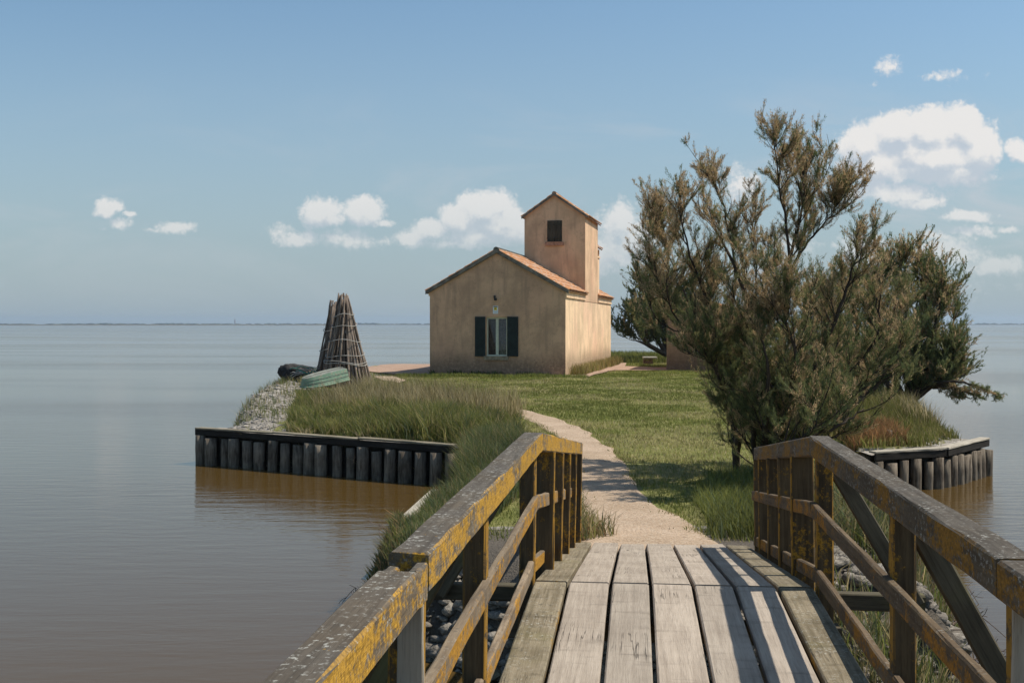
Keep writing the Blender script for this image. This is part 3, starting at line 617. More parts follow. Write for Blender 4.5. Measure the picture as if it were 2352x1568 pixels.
# tiled roofs: barrel tiles as real corrugations with stepped courses
def tileroof(name, tr, zr, te, ze, s0, s1, mat, parent=None, pitch=0.19, course=0.36, holes=None, th=0.05):
    """slope from ridge (tr,zr) to eave (te,ze) between s0 and s1"""
    L = math.hypot(te-tr, ze-zr); ut, uz = (te-tr)/L, (ze-zr)/L; nt, nz_ = (-uz if ut > 0 else uz)*(1 if ut > 0 else 1), abs(ut)
    nt = -uz*(1 if ut > 0 else -1)
    ns = int(round((s1-s0)/pitch)); K = 6; nc = int(round(L/course)); V = []; Fc = []
    cols = ns*K+1
    rows = []
    for c_ in range(nc):
        rows.append((L*c_/nc, 0.0)); rows.append((L*(c_+1)/nc-0.002, 0.028))
    for (r, lift) in rows:
        for j in range(cols):
            ph = (j % K)/K; k_ = j//K
            up = 0.055*abs(sin(pi*ph)) + lift + 0.006*((k_*7919 + int(r*31)) % 5)/5
            s = s0+(s1-s0)*j/(cols-1); V.append((tr+ut*r+nt*up, s, zr+uz*r+nz_*up))
    nr = len(rows)
    for i in range(nr-1):
        for j in range(cols-1): Fc.append((i*cols+j, i*cols+j+1, (i+1)*cols+j+1, (i+1)*cols+j))
    n0 = len(V)   # underside slab
    V += [(tr-nt*th, s0, zr-nz_*th),(tr-nt*th, s1, zr-nz_*th),(te-nt*th, s1, ze-nz_*th),(te-nt*th, s0, ze-nz_*th)]
    Fc.append((n0, n0+1, n0+2, n0+3))
    V += [(tr, s0, zr),(te, s0, ze),(tr, s1, zr),(te, s1, ze)]
    Fc += [(n0, n0+3, n0+5, n0+4), (n0+1, n0+6, n0+7, n0+2), (n0+3, n0+2, n0+7, n0+5)]
    return L, V, Fc
pr = (RH-EH)/ym
def eave(over): return EH-pr*over+0.06
def roofpart(name, parts, mat, parent=None):
    VV, FF = [], []
    for (_, V, Fc) in parts:
        n = len(VV); VV += V; FF += [tuple(i+n for i in f) for f in Fc]
    return housemesh(name, VV, FF, mat, parent)
rz = RH+0.06
tt_ = TW+0.0; zt_ = EH+pr*tt_ if tt_ < ym else RH
roofpart('roof', [
    tileroof('', ym, rz, HW+.16, eave(.16), -.10, HL+.08, M['tile']),
    tileroof('', ym, rz, -.15, eave(.15), -.10, TS0, M['tile']),
    tileroof('', ym, rz, -.15, eave(.15), TS1, HL+.08, M['tile'])], M['tile'])
rc = MB()
def ridge(L, s0, s1, t_, z, r=0.11):
    n = int((s1-s0)/0.35)
    for i in range(n):
        a, b_ = s0+(s1-s0)*i/n, s0+(s1-s0)*(i+1)/n+.04; k0 = len(L[0])
        for s, rr in ((a, r*1.1), (b_, r*0.9)):
            for k in range(9): L[0].append((t_+rr*cos(pi*k/8), s, z+rr*sin(pi*k/8)*0.95-.03))
        for k in range(8): L[1].append((k0+k, k0+k+1, k0+9+k+1, k0+9+k))
        L[1].append(tuple(range(k0, k0+9)))
L = ([], []); ridge(L, -.13, HL+.1, ym, rz+0.02); housemesh('ridge_tile', L[0], L[1], M['verge'])
# mortar verge on the front gable
def verge(L, ta, za, tb, zb, s0, s1, h_=0.13):
    n = len(L[0]); L[0].extend([(ta,s0,za-h_),(tb,s0,zb-h_),(tb,s0,zb+.03),(ta,s0,za+.03),(ta,s1,za-h_),(tb,s1,zb-h_),(tb,s1,zb+.03),(ta,s1,za+.03)])
    L[1].extend([tuple(i+n for i in f) for f in ((0,1,2,3),(4,7,6,5),(0,4,5,1),(1,5,6,2),(2,6,7,3),(3,7,4,0))])
L = ([], []); verge(L, ym, rz, HW+.15, eave(.15), -.13, -.102); verge(L, ym, rz, -.14, eave(.14), -.13, -.102)
for q_ in range(2): verge(L, ym, rz-.10, (HW+.10, -.10)[q_], eave(.10)-.09, -.10, -.002, 0.05)
housemesh('gable_verge', L[0], L[1], M['verge'])
# tower
TE, TR = 6.85, 7.78; tm_ = TW/2
V = [(-.015,TS0,EH-.34),(-.015,TS0,TE),(tm_,TS0,TR),(TW,TS0,TE),(TW,TS0,EH+.3),(-.015,TS1,EH-.34),(-.015,TS1,TE),(tm_,TS1,TR),(TW,TS1,TE),(TW,TS1,EH+.3)]
Fc = [(0,4,3,2,1),(0,1,6,5),(5,6,7,8,9),(4,9,8,3),(0,5,9,4)]
tower = housemesh('tower', V, Fc, M['plaster_tower'])
pt = (TR-TE)/tm_
trf = [tileroof('', tm_, TR+.05, TW+.13, TE-pt*.13+.05, TS0-.10, TS1+.08, M['tile']), tileroof('', tm_, TR+.05, -.16, TE-pt*.16+.05, TS0-.10, TS1+.08, M['tile'])]
trp = roofpart('tower_roof', trf, M['tile'], parent=tower)
L = ([], []); verge(L, tm_, TR+.05, TW+.12, TE-pt*.12+.05, TS0-.13, TS0-.102, .09); verge(L, tm_, TR+.05, -.15, TE-pt*.15+.05, TS0-.13, TS0-.102, .09)
housemesh('tower_verge', L[0], L[1], M['verge'], parent=tower)
L = ([], []); ridge(L, TS0-.13, TS1+.1, tm_, TR+.08, 0.09); housemesh('tower_ridge_tile', L[0], L[1], M['tile'], parent=tower)
a1, zt = onfront(1257, 507, TS0); a0, zb = onfront(1291, 554.5, TS0)
hb('tower_shutter', M['oldshutter'], *[(a0+(a1-a0)*k/5+.004, a0+(a1-a0)*(k+1)/5-.004, TS0-.03-.006*(k % 2), TS0-.004, zb, zt) for k in range(5)], parent=tower)
for q_ in (zb+.12, zt-.2): hb('shutter_bar', M['oldshutter'], (a0, a1, TS0-.048, TS0-.038, q_, q_+.06), parent=tower)
b1, z1_ = onfront(1253, 556, TS0); b0, z0_ = onfront(1295, 564, TS0)
hb('tower_sill', M['redsill'], (b0, b1, TS0-.10, TS0-.003, z0_, z1_), parent=tower)
# chimney behind the tower
cs, ct = 10.6, 0.25
ch = hb('chimney', M['plaster'], (ct-.12, ct+.38, cs, cs+.9, EH-.1, 5.3), (ct-.16, ct+.42, cs-.04, cs+.94, 5.3, 5.38), (ct-.12, ct+.0, cs, cs+.14, 5.38, 5.72), (ct+.26, ct+.38, cs, cs+.14, 5.38, 5.72), (ct-.12, ct+.0, cs+.76, cs+.9, 5.38, 5.72), (ct+.26, ct+.38, cs+.76, cs+.9, 5.38, 5.72), (ct+.02, ct+.24, cs+.1, cs+.8, 5.38, 5.7))
roofpart('chimney_cap', [tileroof('', ct+.13, 6.0, ct-.26, 5.74, cs-.12, cs+1.02, M['tile'], course=.2), tileroof('', ct+.13, 6.0, ct+.52, 5.74, cs-.12, cs+1.02, M['tile'], course=.2)], M['tile'], parent=ch)
# notice and lamp on the front wall
def wallthing(name, label, cat): o = empty(name, HO); o.rotation_euler = (0, 0, 0); tag(o, label, cat); return o
na1, nz1 = onfront(*w2o(563, 200)); na0, nz0 = onfront(*w2o(658, 345))
sg = wallthing('notice_sign', 'small white surveillance notice with a yellow square above the window', 'sign')
def gb_(name, mat, par, *boxes):
    L = ([], []); [hbox(L, *b_) for b_ in boxes]; o = housemesh(name, L[0], L[1], mat, par); o.rotation_euler = (0, 0, -TH); return o
wN, hN = na1-na0, nz1-nz0
gb_('panel', M['white'], sg, (na0, na1, -.02, -.004, nz0, nz1))
gb_('header_strip', M['black'], sg, (na0+wN*.1, na1-wN*.1, -.024, -.021, nz1-hN*.15, nz1-hN*.06))
gb_('yellow_square', M['yellow'], sg, (na0+wN*.22, na1-wN*.22, -.024, -.021, nz0+hN*.45, nz1-hN*.19))
gb_('camera_pictogram', M['black'], sg, (na0+wN*.42, na1-wN*.32, -.027, -.0245, nz0+hN*.62, nz1-hN*.29), (na0+wN*.56, na1-wN*.34, -.027, -.0245, nz0+hN*.54, nz0+hN*.615))
gb_('text_line', M['greyprint'], sg, *[(na0+wN*.15, na1-wN*(.15+.1*(k % 2)), -.024, -.021, nz0+hN*(.12+.1*k), nz0+hN*(.15+.1*k)) for k in range(3)])
la, lz = onfront(*w2o(600, 55)); lamp = wallthing('wall_camera', 'small black camera bracket high on the front gable wall', 'security camera')
gb_('bracket', M['black'], lamp, (la-.03, la+.05, -.05, -.002, lz+.0, lz+.10))
gb_('camera_body', M['black'], lamp, (la-.09, la+.00, -.20, -.055, lz-.10, lz+.0), (la-.03, la+.02, -.12, -.051, lz+.003, lz+.06))
# ================================================================ shed
shO = onz(1531, 851, 0.885); shed = empty('shed', shO); tag(shed, 'terracotta plastered outbuilding half hidden behind the tamarisk', 'shed')
def gm(name, V, Fc, mat, par, smooth=False):
    me = bpy.data.meshes.new(name); me.from_pydata([(-v[0], v[1], v[2]) for v in V], [], Fc); me.update(); me.materials.append(mat)
    if smooth: me.polygons.foreach_set('use_smooth', [True]*len(me.polygons))
    o = bpy.data.objects.new(name, me); C.link(o); o.parent = par; o.rotation_euler = (0, 0, -TH); return o
SW, SL_, SE, SR = 3.9, 6.0, 2.5, 2.95
V = [(0,0,-.1),(0,0,SE),(-SW/2,0,SR),(-SW,0,SE),(-SW,0,-.1),(0,SL_,-.1),(0,SL_,SE),(-SW/2,SL_,SR),(-SW,SL_,SE),(-SW,SL_,-.1)]
gm('wall', V, [(0,4,3,2,1)[::-1],(0,1,6,5)[::-1],(5,6,7,8,9)[::-1],(4,9,8,3)[::-1]], M['shedwall'], shed)
ps = (SR-SE)/(SW/2); Vs, Fs = [], []
for (_, v, f) in (tileroof('', -SW/2, SR+.05, .15, SE-ps*.15+.05, -.1, SL_+.1, M['tile']), tileroof('', -SW/2, SR+.05, -SW-.15, SE-ps*.15+.05, -.1, SL_+.1, M['tile'])):
    n = len(Vs); Vs += v; Fs += [tuple(i+n for i in q2) for q2 in f]
gm('roof', Vs, Fs, M['tile'], shed)
# paving round the house
def sheet(name, pts, mat, off=0.02):
    P = [Vector(p) for p in pts]; c = sum((Vector((p[0], p[1])) for p in P), Vector((0, 0)))/len(P)
    # fan with subdivisions
    V = []; Fc = []; R = 6; n = len(P)
    V.append((c.x, c.y, Hs(c.x, c.y)+off))
    dens = []
    for i in range(n):
        for k in range(4): a = P[i]; b_ = P[(i+1) % n]; dens.append((a[0]+(b_[0]-a[0])*k/4, a[1]+(b_[1]-a[1])*k/4))
    n = len(dens)
    for r in range(1, R+1):
        for d in dens: x, y = c.x+(d[0]-c.x)*r/R, c.y+(d[1]-c.y)*r/R; V.append((x, y, Hs(x, y)+off))
    for i in range(n): Fc.append((0, 1+i, 1+(i+1) % n))
    for r in range(R-1):
        for i in range(n): Fc.append((1+r*n+i, 1+(r+1)*n+i, 1+(r+1)*n+(i+1) % n, 1+r*n+(i+1) % n))
    return tag(mesh(name, V, Fc, mat, smooth=True), kind='structure')
hp = lambda t_, s: tuple(HP(t_, s, 0)[:2])
PAVE_L = [hp(HW-.0, -.9), hp(HW+3.6, .6), (-7.4, 50.5), (-7.2, 57.0), (-4.0, 58.0), hp(HW-.0, 12.4)]
sheet('paving_left', PAVE_L, M['paving'], 0.05)
PAVE_F = [hp(-.1, -.45), hp(HW+.2, -.5), hp(HW+.2, .1), hp(-.1, .1)]
sheet('paving_front', PAVE_F, M['path'], 0.045)
PAVE_R = pxpoly([(1303,869),(1345,869),(1372,858),(1420,852),(1500,853),(1535,852),(1536,846),(1435,842),(1440,835),(1408,835),(1380,840),(1330,852)], 0.885)
sheet('dirt_yard', PAVE_R, M['paving'], 0.04)
BARE = pxpoly([(858,868),(900,866),(935,876),(915,882),(880,876)], 0.885); sheet('bare_patch', BARE, M['path'], 0.03)
# stone bench
bo = onz(1491, 837, 0.885); bench = empty('stone_bench', bo); tag(bench, 'low stone bench with flat slab on a brick base in the yard', 'bench')
k_ = bo.y/F; M['brick'] = plain('old_brick', (0.20, 0.13, 0.10), 0.9, 0.5, 9)
def boxw(par, name, mat, *bs):
    mb = MB()
    for (x0, x1, y0, y1, z0, z1) in bs: mb.box(Vector(par.location)+Vector((x0, y0, z0)), (x1-x0,0,0), (0,y1-y0,0), (0,0,z1-z0))
    o = mb.build(name, mat, par); bv = o.modifiers.new('b', 'BEVEL'); bv.width = 0.008; bv.segments = 1; return o
boxw(bench, 'slab', plain('grey_slab', (0.40, 0.38, 0.34), 0.8), (-14*k_, 17*k_, -.3, .35, 14*k_, 18*k_))
boxw(bench, 'brick_base', M['brick'], (-13*k_, -8*k_, -.15, .2, -.05, 6*k_), (-13*k_, -8*k_, -.15, .2, 6.4*k_, 11*k_), (-7*k_, 1*k_, -.2, .2, -.05, 5*k_), (-7.6*k_, 0*k_, -.18, .2, 5.4*k_, 9.5*k_), (1.6*k_, 8*k_, -.15, .2, -.05, 6*k_), (1.3*k_, 7.5*k_, -.15, .2, 6.4*k_, 11*k_), (-12*k_, 8*k_, -.12, .2, 11.3*k_, 13.8*k_))
# ================================================================ pole bundles
def poles(label, base, rx, ry, apex, n, seed, topspread=0.16, ropes=()):
    rr = random.Random(seed); o = empty('pole_bundle', (base[0], base[1], Hs(base[0], base[1]))); tag(o, label, 'pole stack', 'wooden fishing poles stacked upright')
    A = Vector(apex); zb = Hs(base[0], base[1])
    for i in range(n):
        a = 2*pi*(i+rr.uniform(-.3, .3))/n; f_ = rr.uniform(.8, 1.08) if i % 3 else rr.uniform(.35, .8)
        b_ = Vector((base[0]+cos(a)*rx*f_, base[1]+sin(a)*ry*f_, zb-.08)); zt = A.z+.08-abs(rr.gauss(0, .34))
        tp = Vector((A.x+cos(a+.5)*topspread*rr.uniform(.2, 1.1), A.y+sin(a+.5)*topspread*rr.uniform(.2, 1.1), zt)); r = rr.uniform(.028, .045)
        mb = MB(); mid = Vector((rr.uniform(-.03, .03), rr.uniform(-.03, .03), 0))
        mb.tube([b_.lerp(tp, q_)+mid*sin(pi*q_)+Vector((rr.uniform(-.006, .006), rr.uniform(-.006, .006), 0)) for q_ in (0, .15, .3, .45, .6, .75, .9, 1)], [r, r, r*.97, r*.92, r*.9, r*.86, r*.8, r*.76], 7, jit=.06)
        mb.build('pole', M['pole'], o, smooth=True)
    rp = M.setdefault('rope', plain('grey_rope', (0.38, 0.36, 0.33), 0.9))
    H_ = A.z-zb
    for (zf, nt) in ropes:
        for q_ in range(nt):
            z = zb+H_*zf+q_*.06; u = zf; c = Vector((base[0], base[1], 0)).lerp(Vector((A.x, A.y, 0)), u); ax = rx*(1-u)+topspread*u+.03; ay = ry*(1-u)+topspread*u+.03
            mb = MB(); mb.tube([Vector((c.x+cos(g2)*ax, c.y+sin(g2)*ay, z+.05*sin(g2+zf*19)+.03*sin(g2*3+q_))) for g2 in np.linspace(0, 2*pi, 25)], .011, 5, cap=False); mb.build('rope', rp, o, smooth=True)
    return o
pb = at(800, 885, 35.5); pa = at(790, 672, 35.9)
zz0 = Hs(pb.x, 35.8)
poles('tall bundle of grey poles tied with rope hoops behind the green boat', (at(795, 870, 36.0).x, 36.0), 0.84, 0.8, at(789, 678, 36.0), 52, 3, 0.15, ((.27, 2), (.36, 1), (.5, 1), (.68, 1), (.78, 1)))
poles('shorter leaning bundle of dark poles left of the tall one', (at(762, 850, 37.3).x, 37.3), 0.60, 0.6, at(768, 694, 37.3), 32, 5, 0.15, ((.42, 1), (.66, 1)))
# orange floats on the rope
# ================================================================ boat and nets
boat = empty('rowing_boat', at(745, 880, 33.5)); tag(boat, 'old green rowing boat lying overturned in the grass by the poles', 'boat')
gp = M.setdefault('boatgreen', None)
m, t = newmat('worn_green_paint'); tc = t.node('ShaderNodeTexCoord').outputs['Object']; n = t.noise(t.scale(tc, (1, 1, 1)), 3, 6, .65); n2 = t.noise(tc, 14, 5, .7)
finish(t, t.mix(t.ramp(n2, .52, .62, 0, .8), t.mix(t.ramp(n, .35, .65), (0.12, 0.205, 0.145), (0.21, 0.30, 0.215)), (0.28, 0.24, 0.18)), .8, n2, .006); M['boatgreen'] = m
m, t = newmat('grey_boat_bottom'); tc = t.node('ShaderNodeTexCoord').outputs['Object']; n = t.noise(tc, 4, 6, .65); n2 = t.noise(tc, 16, 5, .7)
finish(t, t.mix(t.ramp(n2, .5, .62, 0, .7), t.mix(t.ramp(n, .35, .65), (0.16, 0.17, 0.15), (0.27, 0.28, 0.24)), (0.10, 0.09, 0.07)), .9, n2, .006); M['boatgrey'] = m
# hull in local coords: x along length (bow at -), flat bottom facing up
def hull():
    N = 20; V = []
    for i in range(N+1):
        u = (i/N)**1.7; k = math.sqrt(max(0, 1-(1-min(1, u*1.9))**2)); wB = 0.02+0.36*k-0.05*u; wG = 0.03+0.47*k-0.03*u; x = -0.95+1.85*u
        V += [(x-0.08*(1-u), -wG, -0.03*sin(pi*u)), (x, -wB, 0.44-0.10*(1-u)**2), (x, wB, 0.44-0.10*(1-u)**2), (x-0.08*(1-u), wG, -0.03*sin(pi*u))]
    return V, N
V, N = hull()
RB = Matrix.Rotation(radians(38), 4, 'Z') @ Matrix.Rotation(radians(4), 4, 'X') @ Matrix.Rotation(radians(-9), 4, 'Y')
bl = Vector(boat.location); bl.z = Hs(bl.x, bl.y)+0.30
boat.location = (bl.x, bl.y, Hs(bl.x, bl.y))
Vw = [bl + RB @ Vector(v)*0.74 for v in V]
side = [(i*4+k, i*4+4+k, i*4+5+k, i*4+1+k) for i in range(N) for k in (0, 2)] + [(0,1,2,3),(N*4+3,N*4+2,N*4+1,N*4)]
for nm, fs, mt in (('hull_side', side, M['boatgreen']), ('hull_bottom', [(i*4+1, i*4+5, i*4+6, i*4+2) for i in range(N)], M['boatgrey'])):
    o = mesh(nm, Vw, fs, mt, boat, smooth=False); sm = o.modifiers.new('s', 'SOLIDIFY'); sm.thickness = 0.028
mb = MB(); mb.tube([Vw[i*4]+Vector((0,0,0)) for i in range(N+1)], .022, 6); mb.tube([Vw[i*4+3] for i in range(N+1)], .022, 6); mb.build('gunwale', M['boatgreen'], boat, True)
mb = MB(); mb.tube([(Vw[i*4+1]+Vw[i*4+2])/2+Vector((0,0,.012)) for i in range(0, N+1)], .016, 5); mb.build('keel', M['boatgrey'], boat)
for k_2 in (.36, .68):
    mb = MB(); mb.tube([Vw[i*4].lerp(Vw[i*4+1], k_2)+(Vw[i*4]-Vw[i*4+3]).normalized()*.006 for i in range(1, N+1)], .008, 4); mb.build('strake', M['boatgrey'], boat)
netm = plain('dark_net', (0.035, 0.033, 0.032), 0.95, 0.5, 12, 0.03); sackm = plain('brown_net', (0.22, 0.16, 0.11), 0.95, 0.4, 14, 0.03); ropeg = plain('green_rope', (0.04, 0.22, 0.17), 0.8)
def lump(name, c, r, mat, parent=None, n=18, amp=.22, seed=0, zmin=None):
    V = []; Fc = []; m_ = n//2
    for i in range(m_+1):
        th = pi*i/m_
        for k in range(n):
            ph = 2*pi*k/n; q_ = 1+amp*(fbm(np.array([3+2.2*cos(ph)*sin(th)+seed]), np.array([3+2.2*sin(ph)*sin(th)+2*cos(th)+seed*3]))[0]-.47)*2.4
            V.append((c[0]+r[0]*q_*sin(th)*cos(ph), c[1]+r[1]*q_*sin(th)*sin(ph), max(zmin if zmin is not None else -9, c[2]+r[2]*q_*cos(th))))
    for i in range(m_):
        for k in range(n): Fc.append((i*n+k, (i+1)*n+k, (i+1)*n+(k+1) % n, i*n+(k+1) % n))
    return mesh(name, V, Fc, mat, parent, smooth=True)
nets = empty('net_heap', at(690, 855, 36.5)); tag(nets, 'dark heap of folded fishing nets with green rope left of the boat', 'fishing net')
nc = Vector(nets.location); nc.z = Hs(nc.x, nc.y); nets.location = nc
lump('dark_net', nc+Vector((-.12,.1,.24)), (.58,.5,.33), netm, nets, 30, .35, 1)
lump('dark_net', nc+Vector((.28,-.1,.12)), (.40,.4,.26), sackm, nets, 26, .35, 4)
rr = random.Random(4); mb = MB(); mg = MB()
for i in range(16):
    c = nc+Vector((rr.uniform(-.1,.55), -.42+rr.uniform(-.08,.08), .30+rr.uniform(-.12,.16))); d = Vector((rr.uniform(.2,.5), rr.uniform(-.1,.1), rr.uniform(-.15,.12)))
    (mb if i % 2 else mg).tube([c-d*.5, c-d*.2+Vector((0,-.05,.06)), c+d*.2+Vector((0,-.05,.05)), c+d*.5], .014, 5)
mb.build('green_rope', ropeg, nets, True); mg.build('pale_rope', M['rope'], nets, True)
sk = lump('sack', (at(752, 830, 38.2).x, 38.2, Hs(at(752,830,38.2).x, 38.2)+.42), (.36,.35,.50), sackm, None, 22, .25, 7); tag(sk, 'brown netting sack standing behind the left pole bundle', 'sack')

# ================================================================ mud clods
def clods(name, label, P, smin, smax, seed, flat=.75):
    r = np.random.default_rng(seed); base = np.array([(0,0,1),(1,0,.1),(.3,.95,0),(-.8,.6,.1),(-.8,-.6,0),(.3,-.95,.1),(.7,.5,.75),(-.6,.3,.8),(.1,-.75,.75),(0,0,-.8)])
    fc = np.array([(0,6,7),(0,7,8),(0,8,6),(6,1,2),(6,2,7),(7,2,3),(7,3,4),(7,4,8),(8,4,5),(8,5,1),(8,1,6),(9,2,1),(9,3,2),(9,4,3),(9,5,4),(9,1,5)])
    n = len(P); s = (smin+(smax-smin)*r.random(n)**2)[:, None, None]*(0.6+0.8*r.random((n, 1, 3))); v = base[None]*s*(1+.35*(r.random((n, 10, 1))-.5)); an = r.random(n)*6.28
    x = v[:,:,0]*np.cos(an)[:,None]-v[:,:,1]*np.sin(an)[:,None]; y = v[:,:,0]*np.sin(an)[:,None]+v[:,:,1]*np.cos(an)[:,None]
    v = np.stack([x+P[:,None,0], y+P[:,None,1], v[:,:,2]*flat+H(P[:,0], P[:,1])[:,None]], 2)
    f = (fc[None]+np.arange(n)[:,None,None]*10).reshape(-1, 3)
    return tag(fast(name, v.reshape(-1, 3), f, M['clod_dark' if 'bridge' in label else 'clod']), label, 'rubble', kind='stuff')
def sample(poly, n, seed=0, inpoly=None, notin=(), minsd=None):
    r = np.random.default_rng(seed); poly = np.array([p[:2] for p in poly], float); lo, hi = poly.min(0), poly.max(0)
    P = lo+(hi-lo)*r.random((int(n*3.2), 2)); P = P[pip(P, poly)]
    for q_ in notin: P = P[~pip(P, q_)]
    if minsd is not None: P = P[shore(P)[0] > minsd]
    return P[:n]
LB = [(-6.6,24.0),(-4.4,22.7),(-5.0,27),(-5.9,33),(-6.9,40),(-8.0,47),(-9.4,47),(-9.5,43),(-8.8,36),(-7.9,29)]
clods('mud_clods', 'grey dried mud clods covering the left shore', sample(LB, 4200, 1), .02, .10, 1, .34)
UB = [(-1.5,10.6),(-1.0,9.0),(0,7.7),(2,7.2),(3.7,7.0),(4.8,9),(4.9,11.0),(3.2,11.2),(2.6,10.0),(2.4,9.2),(.1,9.4),(-.3,10.2),(-.6,10.8)]
clods('mud_clods', 'grey dried mud clods heaped under the footbridge end', sample(UB, 7000, 2), .015, .12, 2, .6)
clods('mud_clods', 'pale mud crumbs behind the right pile wall cap', sample([(8.2,21.2),(9.2,22.2),(9.4,24),(8.8,23.6),(7.6,20.8)], 200, 3), .02, .08, 3)
# ================================================================ grass
def blades(name, label, P, h, wd, cols, lean=.35, seed=0, mat=None, seg=2, zoff=0, clump=0.0, cat='grass', wind=(-.15, 0)):
    r = np.random.default_rng(seed); n = len(P)
    if clump > 0:
        c = P[r.integers(0, n, n)//8*8 % n] if False else P
    z0 = H(P[:,0], P[:,1])+zoff; hh = (h[0]+(h[1]-h[0])*r.random(n)) if not isinstance(h, np.ndarray) else h*(.6+.6*r.random(n))
    an = vnoise(P[:,0]*2.2+seed, P[:,1]*2.2)*4*pi+r.normal(size=n)*1.7; ld = np.stack([np.cos(an)*lean*r.random(n)+wind[0]*r.random(n), np.sin(an)*lean*r.random(n)+wind[1]], 1)*hh[:,None]
    wa = r.random(n)*pi; wx = np.stack([np.cos(wa), np.sin(wa)], 1)*(wd*(.6+.8*r.random(n)))[:,None]*.5
    B = np.concatenate([P[:,:2], z0[:,None]-.01], 1); W3 = np.concatenate([wx, np.zeros((n,1))], 1); Ld = np.concatenate([ld, np.zeros((n,1))], 1); Up = np.zeros((n,3)); Up[:,2] = hh
    cols = np.asarray(cols); cw = cols[r.integers(0, len(cols), n)]*(.75+.5*r.random((n,1)))
    zone = fbm(P[:,0]*.8+seed, P[:,1]*.8)[:,None]; cw = cw*(.62+.8*zone)*(.72+.56*vnoise(P[:,0]*4.3+seed, P[:,1]*4.3)[:,None])
    if seg == 1:
        V = np.stack([B-W3, B+W3, B+Up+Ld], 1).reshape(-1,3); f = np.arange(3*n).reshape(-1,3); c = np.repeat(cw, 3, 0)
    else:
        m1 = B+Up*.55+Ld*.30; V = np.stack([B-W3, B+W3, m1+W3*.8, m1-W3*.8, B+Up*.95+Ld], 1).reshape(-1,3)
        k = np.arange(n)[:,None]*5; f = np.concatenate([k+np.array([[0,1,2]]), k+np.array([[0,2,3]]), k+np.array([[3,2,4]])], 0); c = np.repeat(cw, 5, 0)
    return tag(fast(name, V, f, mat or M['grass'], col=c), label, cat, kind='stuff')
G1, G2, G3 = (.15,.17,.045), (.215,.22,.065), (.11,.14,.045); DRY, DRY2 = (.36,.29,.15), (.46,.38,.23); BLU = (.16,.19,.10)
HF = [hp(-.1,-.5), hp(HW+.1,-.55), hp(HW+.1,HL), hp(-.1,HL)]
SH = [tuple((shO+dv*s-wv_*t_)[:2]) for t_, s in ((0,0),(SW,0),(SW,SL_),(0,SL_))]
NOT = (HF, SH, PATHIN, PAVE_L, PAVE_R, BARE)
LAWN = [(-1.0,21),(-.9,15),(-1.1,12.6),(-1.2,11.6),(-.2,10.9),(2.7,10.8),(4.2,12),(5.2,15),(6,19),(7.5,21),(9,23),(9.8,27),(11,33),(12.5,39),(12.5,58),(2,60),(-3.5,47),(-9,46),(-7,40),(-5.6,31),(-4.4,25),(-2.5,22)]
Pl = sample(LAWN, 330000, 5, notin=NOT, minsd=.35)
r_ = np.random.default_rng(1); keep = r_.random(len(Pl)) < np.clip(26/Pl[:,1], .35, 1); Pl = Pl[keep]
nz2 = fbm(Pl[:,0]*.5, Pl[:,1]*.5)+.07*(np.exp(-((Pl[:,1]-21)/6)**2))+.08*(RNG.random(len(Pl))-.5)
blades('lawn_grass', 'short green and straw coloured lawn grass around the gravel path', Pl[nz2 < .52], (.03, .085), .011*(.7+Pl[nz2 < .52][:,1]/30), [(.16,.19,.05), (.22,.24,.07), (.22,.24,.07), G1, (.28,.265,.09)], .8, 1, seg=1)
blades('lawn_grass', 'yellower patches of short lawn grass', Pl[nz2 >= .52], (.03, .075), .011*(.7+Pl[nz2 >= .52][:,1]/30), [(.24,.25,.075), (.31,.285,.10), DRY2, (.34,.30,.13)], .9, 2, seg=1)
def along(P, n, sd, seed):
    r = np.random.default_rng(seed); P = np.array(P, float); L = np.r_[0, np.cumsum(np.linalg.norm(np.diff(P, axis=0), axis=1))]; t_ = r.random(n)*L[-1]
    return np.stack([np.interp(t_, L, P[:,0]), np.interp(t_, L, P[:,1])], 1)+r.normal(size=(n,2))*sd
Pp = np.concatenate([along(PR, 4200, .10, 31), along(PL, 2600, .08, 32)]); Pp = Pp[(vnoise(Pp[:,0]*3, Pp[:,1]*3) > .42) & (Pp[:,1] > 11.2) & (RNG.random(len(Pp)) < np.clip(1.5-Pp[:,1]/20, .1, 1))]
blades('path_edge_grass', 'ragged tufts creeping over both edges of the gravel path', Pp, (.02,.08), .012, [G1, G2, DRY, G3, (.24,.22,.08)], .9, 33)
TG = [(-4.6,22.85),(-1.15,20.75),(-.3,19.4),(.2,21.5),(-.6,24.0),(-2.2,26.2),(-3.4,30.5),(-6.6,35.5),(-5.4,28)]
Pt = sample(TG, 46000, 7); Pt = Pt[~pip(Pt, [(-7.2,32.4),(-4.6,31.2),(-4.2,34.5),(-6.0,35.5)])]
hgt = .12+.46*fbm(Pt[:,0]*.7, Pt[:,1]*.7)*1.1; hgt *= np.clip(1.25-np.abs(Pt[:,0]+1.9)*.14, .5, 1.2)
blades('tall_grass', 'tall dark green grass mass on the bank above the left pile wall', Pt, hgt*(.75+.5*vnoise(Pt[:,0]*3.1, Pt[:,1]*3.1)), .017, [G1, G3, (.19,.19,.055), G2, (.12,.145,.04), BLU, (.33,.29,.13), (.26,.24,.08), DRY], .85, 3)
wa_, wb_ = np.array([-6.5,23.75]), np.array([-1.6,20.85])
tt2 = np.concatenate([RNG.normal(c, .035, 240) for c in (.30, .42, .47, .70)]+[RNG.random(500)]); Po = wa_+(wb_-wa_)*np.clip(tt2, 0, 1)[:,None]+RNG.normal(size=(len(tt2),2))*.05+np.array([.12,.22])
blades('rim_grass', 'dry tufts spilling over the cap of the left pile wall', Po, (.10,.34), .014, [DRY, DRY2, (.25,.22,.15), G2], 1.6, 34, wind=(-.3,-.9))
